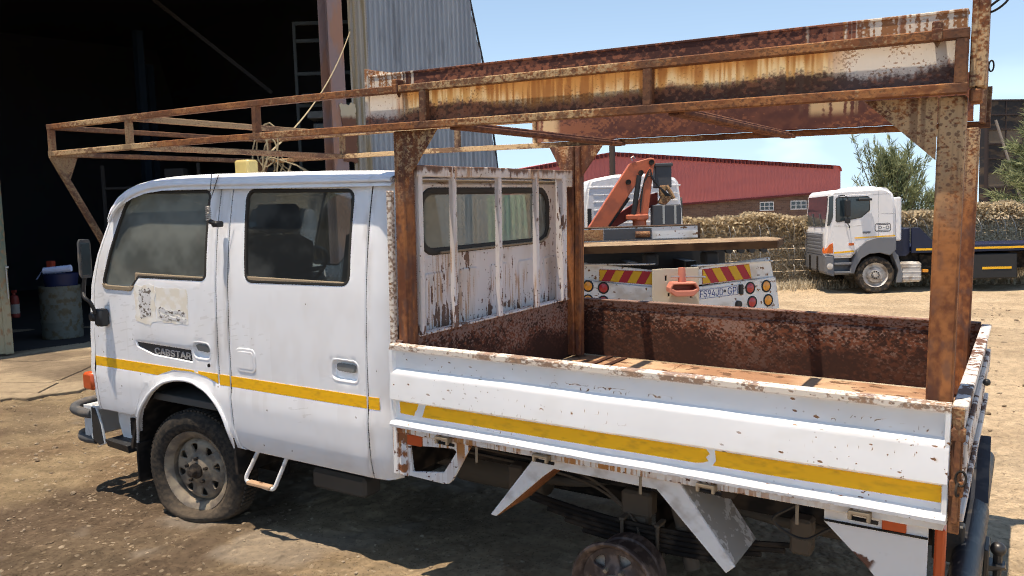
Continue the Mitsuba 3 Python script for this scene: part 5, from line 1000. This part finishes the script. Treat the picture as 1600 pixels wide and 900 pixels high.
side_ = mk([(0, 0, 2.52), (0, 30, 2.9), (0, 30, 3.9), (0, 0, 3.45)], [[0, 1, 2], [0, 2, 3]])
put(f'{R_}__cladding', [mk(V, F), side_], 'm_red', False)
put(f'{R_}__roof', mk([(s, y, float(np.interp(s, ts, tz)) + .01 + y * .01) for s in ts for y in (-.12, 30)], [f for k in range(len(ts) - 1) for f in ([2 * k, 2 * k + 1, 2 * k + 3], [2 * k, 2 * k + 3, 2 * k + 2])]), 'm_red', False)
put(f'{R_}__roof_edge', [bx(s, s + .11, -.09, -.03, float(np.interp(s, ts, tz)) - .17, float(np.interp(s, ts, tz)) - .03, 0) for s in np.arange(-17.4, -.5, .2)], M('m_redd', pr((0.13, 0.03, 0.03), .7, .2)), False)
put(f'{R_}__lower_trim', [bar((-12.4, -.03, 1.93), (0, -.03, 2.50), .05, .09), bar((-30, -.03, 1.05), (-12.4, -.03, 1.93), .05, .09)], 'm_redd', 30)
put(f'{R_}__brick_wall', [bx(-30, 0, .14, .4, -1.2, 2.6, 0), bx(-.26, 0, .4, 30, -1.2, 2.6, 0)], 'm_brick', False)
for x0, x1, z0, z1, c in ((-4.548, -3.80, 1.677, 2.10, 3), (-2.815, -1.932, 1.689, 2.12, 3), (-1.80, -1.258, 1.672, 2.10, 2)):
    k = put(f'{R_}__window', [bx(x0, x1, .10, .135, z0, z0 + .05, 0), bx(x0, x1, .10, .135, z1 - .05, z1, 0)] + [bx(x - .02, x + .02, .102, .133, z0, z1, 0) for x in np.linspace(x0, x1, c + 1)] + [bx(x0, x1, .104, .131, (z0 + z1) / 2 - .015, (z0 + z1) / 2 + .015, 0)], 'm_white', False)
    put(f'{k}__pane', bx(x0, x1, .118, .128, z0 + .01, z1 - .01, 0), 'm_bglass', False)

# ------------------------------------------------------------------ fence, creeper, wire
yf(TT, (-3.01480319, 20.27204286, 0))
FN = 'slab_fence'
tag(FN, 'weathered precast slab fence with coils of razor wire along its face', 'fence')
M('m_slab', pr(proc(lambda p, n, uv: mix((0.50, 0.42, 0.30), (0.34, 0.27, 0.18), SS(.35, .65, fbm(p.x * 3, p.y * 3, p.z * 9, 4)))), .9, .1))
bays = np.arange(-7.2, 13, 1.55)
for x in bays:
    put(f'{FN}__post', bx(x - .06, x + .06, -.03, .10, -.7, 1.24, .01), 'm_slab', 30)
    for r_ in range(6): put(f'{FN}__slab', bx(x + .065, x + 1.485, .0, .05, -.62 + .305 * r_, -.62 + .305 * r_ + .285, .012), 'm_slab', 30)
M('m_wire', pr((0.40, 0.39, 0.37), .45, .5, .6))
for zc, rad in ((1.02, .26), (.42, .24), (-.05, .22)):
    for x0 in np.arange(-7, 12.5, 3.25):
        t = np.linspace(0, 2 * np.pi * 11, 11 * 14)
        put(f'{FN}__razor_wire', tube(np.column_stack([x0 + t / t[-1] * 3.2 + .10 * np.sin(t * .37), -.24 + .16 * np.cos(t) + .03 * np.sin(t * 1.3), zc + (rad + .04 * np.sin(t * .21)) * np.sin(t)]), .0075, 4), 'm_wire', 60)
def leaves(n, c, size, seed, up=.3):
    r = np.random.default_rng(seed); N_ = r.normal(size=(n, 3)); N_[:, 2] += up; N_ /= np.linalg.norm(N_, axis=1, keepdims=True)
    a = np.cross(N_, r.normal(size=(n, 3))); a /= np.linalg.norm(a, axis=1, keepdims=True); b = np.cross(N_, a); s = r.uniform(*size, n)[:, None]
    V = np.stack([c - a * s, c + b * s * .45, c + a * s, c - b * s * .45], 1).reshape(-1, 3); k = np.arange(n)[:, None] * 4
    return mk(V, np.vstack([k + [0, 1, 2], k + [0, 2, 3]]))
def leafmat(name, lo, hi, f=6): return M(name, {'type': 'principledthin', 'base_color': proc(lambda p, n, uv: mix(lo, hi, N(p.x * f * 3, p.y * f * 3, p.z * f * 3))), 'roughness': .7, 'diff_trans': 0.55, 'spec_trans': 0.0, 'eta': 1.3})
leafmat('m_dryleaf', (0.36, 0.28, 0.17), (0.72, 0.61, 0.42)); leafmat('m_dryleaf2', (0.48, 0.42, 0.31), (0.78, 0.71, 0.56))
def creeper_c(r, n, x0, x1):
    x = r.uniform(x0, x1, n); t = r.random(n)
    topz = 1.50 + .22 * (meshkit.fbm(np.column_stack([x * .7, 0 * x, 0 * x]), 3, 5) - .5) + .14 * (meshkit.noise(np.column_stack([x * 2.6, 0 * x, 0 * x])) - .5) + .1 * (x > 4.5)
    z = topz - np.abs(r.normal(0, .25, n)); y = r.normal(.0, .17, n)
    return np.column_stack([x, y, z])
rr = np.random.default_rng(21)
for x0, x1, lab in ((-7, 1.6, 'dry brown creeper heaped along the fence top behind the tow truck'), (1.6, 5.2, 'creeper on the fence behind the white truck and its deck'), (5.2, 12.6, 'dry brown creeper on the fence top at the right edge')):
    nl = int((x1 - x0) * 1500)
    k = put('dry_creeper', leaves(nl, creeper_c(rr, nl, x0, x1), (.03, .085), int(x0 * 10) + 200), 'm_dryleaf', False, label=lab, cat_='creeper')
    nt = int((x1 - x0) * 160); c = np.column_stack([rr.uniform(x0, x1, nt), rr.normal(-.08, .06, nt), rr.uniform(-.3, 1.3, nt)])
    e = c + np.column_stack([rr.normal(0, .15, nt), rr.normal(0, .03, nt), rr.normal(-.12, .15, nt)])
    put(f'{k}__stem', [tube(np.array([a, (a + b) / 2 + rr.normal(0, .03, 3), b]), .006, 3) for a, b in zip(c, e)] + [leaves(int((x1 - x0) * 1300), np.column_stack([rr.uniform(x0, x1, int((x1 - x0) * 1300)), rr.normal(-.05, .03, int((x1 - x0) * 1300)), rr.uniform(-.5, 1.2, int((x1 - x0) * 1300))]), (.02, .06), int(x0 * 10) + 300)], 'm_dryleaf2', False)
frame()
a31 = math.radians(TT); dx_, dy_ = np.array([math.cos(a31), math.sin(a31)]), np.array([-math.sin(a31), math.cos(a31)])
def gf(r, n):
    s = r.uniform(-7, 13, n); q = r.normal(-.55, .28, n); xy = np.array([-3.0148, 20.272]) + s[:, None] * dx_ + q[:, None] * dy_
    return np.column_stack([xy, gz(xy[:, 0], xy[:, 1], False)])
put('dry_grass', blades(9000, gf, .06, .30, 31), 'm_dryleaf2', False, label='dry straw coloured grass along the foot of the fence', cat_='grass', kind='stuff')

# ------------------------------------------------------------------ trees
leafmat('m_needle', (0.15, 0.18, 0.09), (0.42, 0.45, 0.25), 3); M('m_bark', pr((0.13, 0.10, 0.075), .9, .1))
def wispy_tree(name, base, H, rad, shoots, per, seed, label, lean=.55, hang=0.0, lo=.25):
    r = np.random.default_rng(seed); base = np.array(base, float)
    trunk = smoothpath(base + np.array([[0, 0, 0], [.05, .02, H * .3], [-.04, .05, H * .6], [.03, 0, H * .92]]), 5)
    limbs, cs, ds = [], [], []
    for i in range(shoots):
        z0 = H * (lo + (.88 - lo) * r.random()); az = r.random() * 6.283; o = base + np.array([0, 0, z0])
        ext = rad * (1.08 - (z0 / H) ** 1.6) * r.uniform(.55, 1.15); rise = ext * r.uniform(.5, 1.7) * lean / .55
        p = np.array([o + np.array([math.cos(az) * ext * t, math.sin(az) * ext * t, rise * t ** 1.5 - hang * ext * t ** 2]) for t in np.linspace(0, 1, 7)])
        limbs.append(tube(p, np.linspace(.03, .006, 7), 4))
        t = r.random(per) ** .7; q = np.column_stack([np.interp(t, np.linspace(0, 1, 7), p[:, k]) for k in range(3)])
        dv = (p[-1] - p[-3]); dv /= np.linalg.norm(dv)
        d = dv * .9 + r.normal(0, .55, (per, 3)) + [0, 0, .25 - hang * .8]; d /= np.linalg.norm(d, axis=1, keepdims=True)
        cs.append(q + r.normal(0, .05, (per, 3))); ds.append(d)
    c, d = np.vstack(cs), np.vstack(ds); n = len(c); L = r.uniform(.14, .36, n)[:, None]; w = np.cross(d, r.normal(size=(n, 3))); w /= np.linalg.norm(w, axis=1, keepdims=True); w *= r.uniform(.008, .020, n)[:, None]
    V = np.stack([c - w, c + w, c + d * L * .6 + w * .8, c + d * L], 1).reshape(-1, 3); k = np.arange(n)[:, None] * 4
    tag(name, label, 'tree')
    put(f'{name}__trunk', [tube(trunk, np.linspace(.09, .03, len(trunk)), 8)] + limbs, 'm_bark', 40)
    put(f'{name}__crown', mk(V, np.vstack([k + [0, 1, 2], k + [0, 2, 3]])), 'm_needle', False)
wispy_tree('casuarina_tree', (-1.15, 25.6, -.6), 3.9, 1.45, 62, 130, 5, 'wispy green tree rising behind the white cab', lean=.75)
wispy_tree('casuarina_tree_001', (.30, 25.8, -.6), 2.6, .9, 26, 110, 6, 'lower sparse tree between the white cab and the rusty rear post', lean=.75)
wispy_tree('feathery_tree', (3.30, 27.0, -.6), 6.4, 1.9, 170, 200, 8, 'feathery green tree at the right edge in front of the dark structure', lean=.35, hang=.25, lo=.12)

# ------------------------------------------------------------------ dark plank structure, poles, green sheets
TWY = 31.88 + 10
yf(TWY, (.72054223, 41.33898012, 0))
TW = 'timber_hopper'
tag(TW, 'tall dark plank walled structure with a steel frame on the far right', 'building')
M('m_plank', pr(proc(lambda p, n, uv: mix((0.035, 0.034, 0.036), (0.10, 0.075, 0.055), SS(.5, .7, fbm(p.x * 2, p.y * 2, p.z * 4, 3)))), .8, .2)); M('m_plank2', pr((0.16, 0.13, 0.10), .85, .15)); M('m_frame', pr((0.05, 0.038, 0.036), .7, .2))
for r_ in range(7):
    for c_ in range(5):
        z0 = 1.75 + .66 * r_; put(f'{TW}__panel', bx(.02 + c_ * .92, .90 + c_ * .92, .0, .08, z0 + .03, z0 + .62, .01), 'm_plank2' if r_ in (1, 4) and c_ < 3 else 'm_plank', 30)
put(f'{TW}__frame', [bx(-.10, .01, -.06, .1, -1, 6.42, .01)] + [bx(c_ * .92 - .03, c_ * .92 + .03, -.03, .0, 1.7, 6.4, .004) for c_ in range(1, 6)] + [bx(-.08, 4.7, -.05, .02, 1.74 + .66 * r_ - .03, 1.74 + .66 * r_ + .04, .004) for r_ in range(8)] + [bx(4.6, 4.7, -.06, .1, -1, 6.4, .01)], 'm_frame', 30)
put(f'{TW}__back', [bx(-.02, 4.7, .1, .5, 1.7, 6.40, 0), bx(4.5, 4.7, .3, .5, -1, 1.7, 0)], 'm_plank', False)
put('leaning_pole', tube([(.06, -.4, 5.42), (1.12, -.8, 1.7), (1.9, -1.1, -.9)], .055, 8), M('m_pole', pr((0.30, 0.26, 0.22), .8, .2)), 40, label='pale wooden pole leaning across the front of the dark structure', cat_='pole')
frame()
put('utility_pole', tube([(-7.884, 19.28, -.6), (-7.86, 19.30, 3.65)], .085, 10), M('m_upole', pr((0.10, 0.075, 0.065), .85, .15)), 40, label='dark upright pole in front of the red warehouse', cat_='pole')
yf(TT, (-4.32744657, 9.5246797, 0))
GF = 'green_sheet_fence'
tag(GF, 'pale green painted corrugated sheet fence between the cab and the tow truck', 'fence')
M('m_green', pr(proc(lambda p, n, uv: mix((0.26, 0.42, 0.33), (0.40, 0.47, 0.40), SS(.5, .65, fbm(p.x * 8, p.y * 8, p.z * 3, 4)))), .6, .3))
for k in range(4): put(f'{GF}__sheet', corr_sheet(-1.2 + .4 * k, -1.2 + .4 * k + .42, lambda s: 2.01, -.2, .1, .02), 'm_green', True)
for x in (-1.2, .38): put(f'{GF}__post', bx(x, x + .05, .03, .08, -.3, 2.03, .004), 'm_dgrey', 30)
frame()

# ------------------------------------------------------------------ rope from the rack to the shed
pR = W((-2.57, 1.62, 2.03)); pS = np.array([-9.2858639, 3.09696935, 0]) + 5.62 * np.array([.24804651, .96874812, 0]) + np.array([0, 0, 5.06])
rp = [pR + (pS - pR) * t + np.array([0, 0, -.22 * 4 * t * (1 - t)]) for t in np.linspace(0, 1, 24)]
rng2 = np.random.default_rng(4)
put('rope', [tube(rp, .008, 6)], 'm_rope', 60, label='thin fibre rope stretched from the rack up to the shed wall', cat_='rope')
lo = []
for k in range(6):
    t = np.linspace(0, 6.28 * 1.15, 16); a, b = rng2.uniform(.03, .10), rng2.uniform(.05, .17); c = W((-2.52 + rng2.normal(0, .05), 1.60 + rng2.normal(0, .04), 2.05 + rng2.normal(0, .05)))
    lo.append(tube(np.column_stack([c[0] + a * np.cos(t), c[1] + .5 * a * np.sin(t + 1), c[2] + b * np.sin(t)]), .006, 5))
for k in range(4):
    c = W((-2.5 + rng2.normal(0, .05), 1.60, 2.03)); e = c + np.array([.14 + .14 * k * .6, .1, -.16 + rng2.normal(0, .04)]); lo.append(tube([c, (c + e) / 2 + [0, 0, .03], e], .005, 5))
put('rope__knot', lo, 'm_rope', 60)
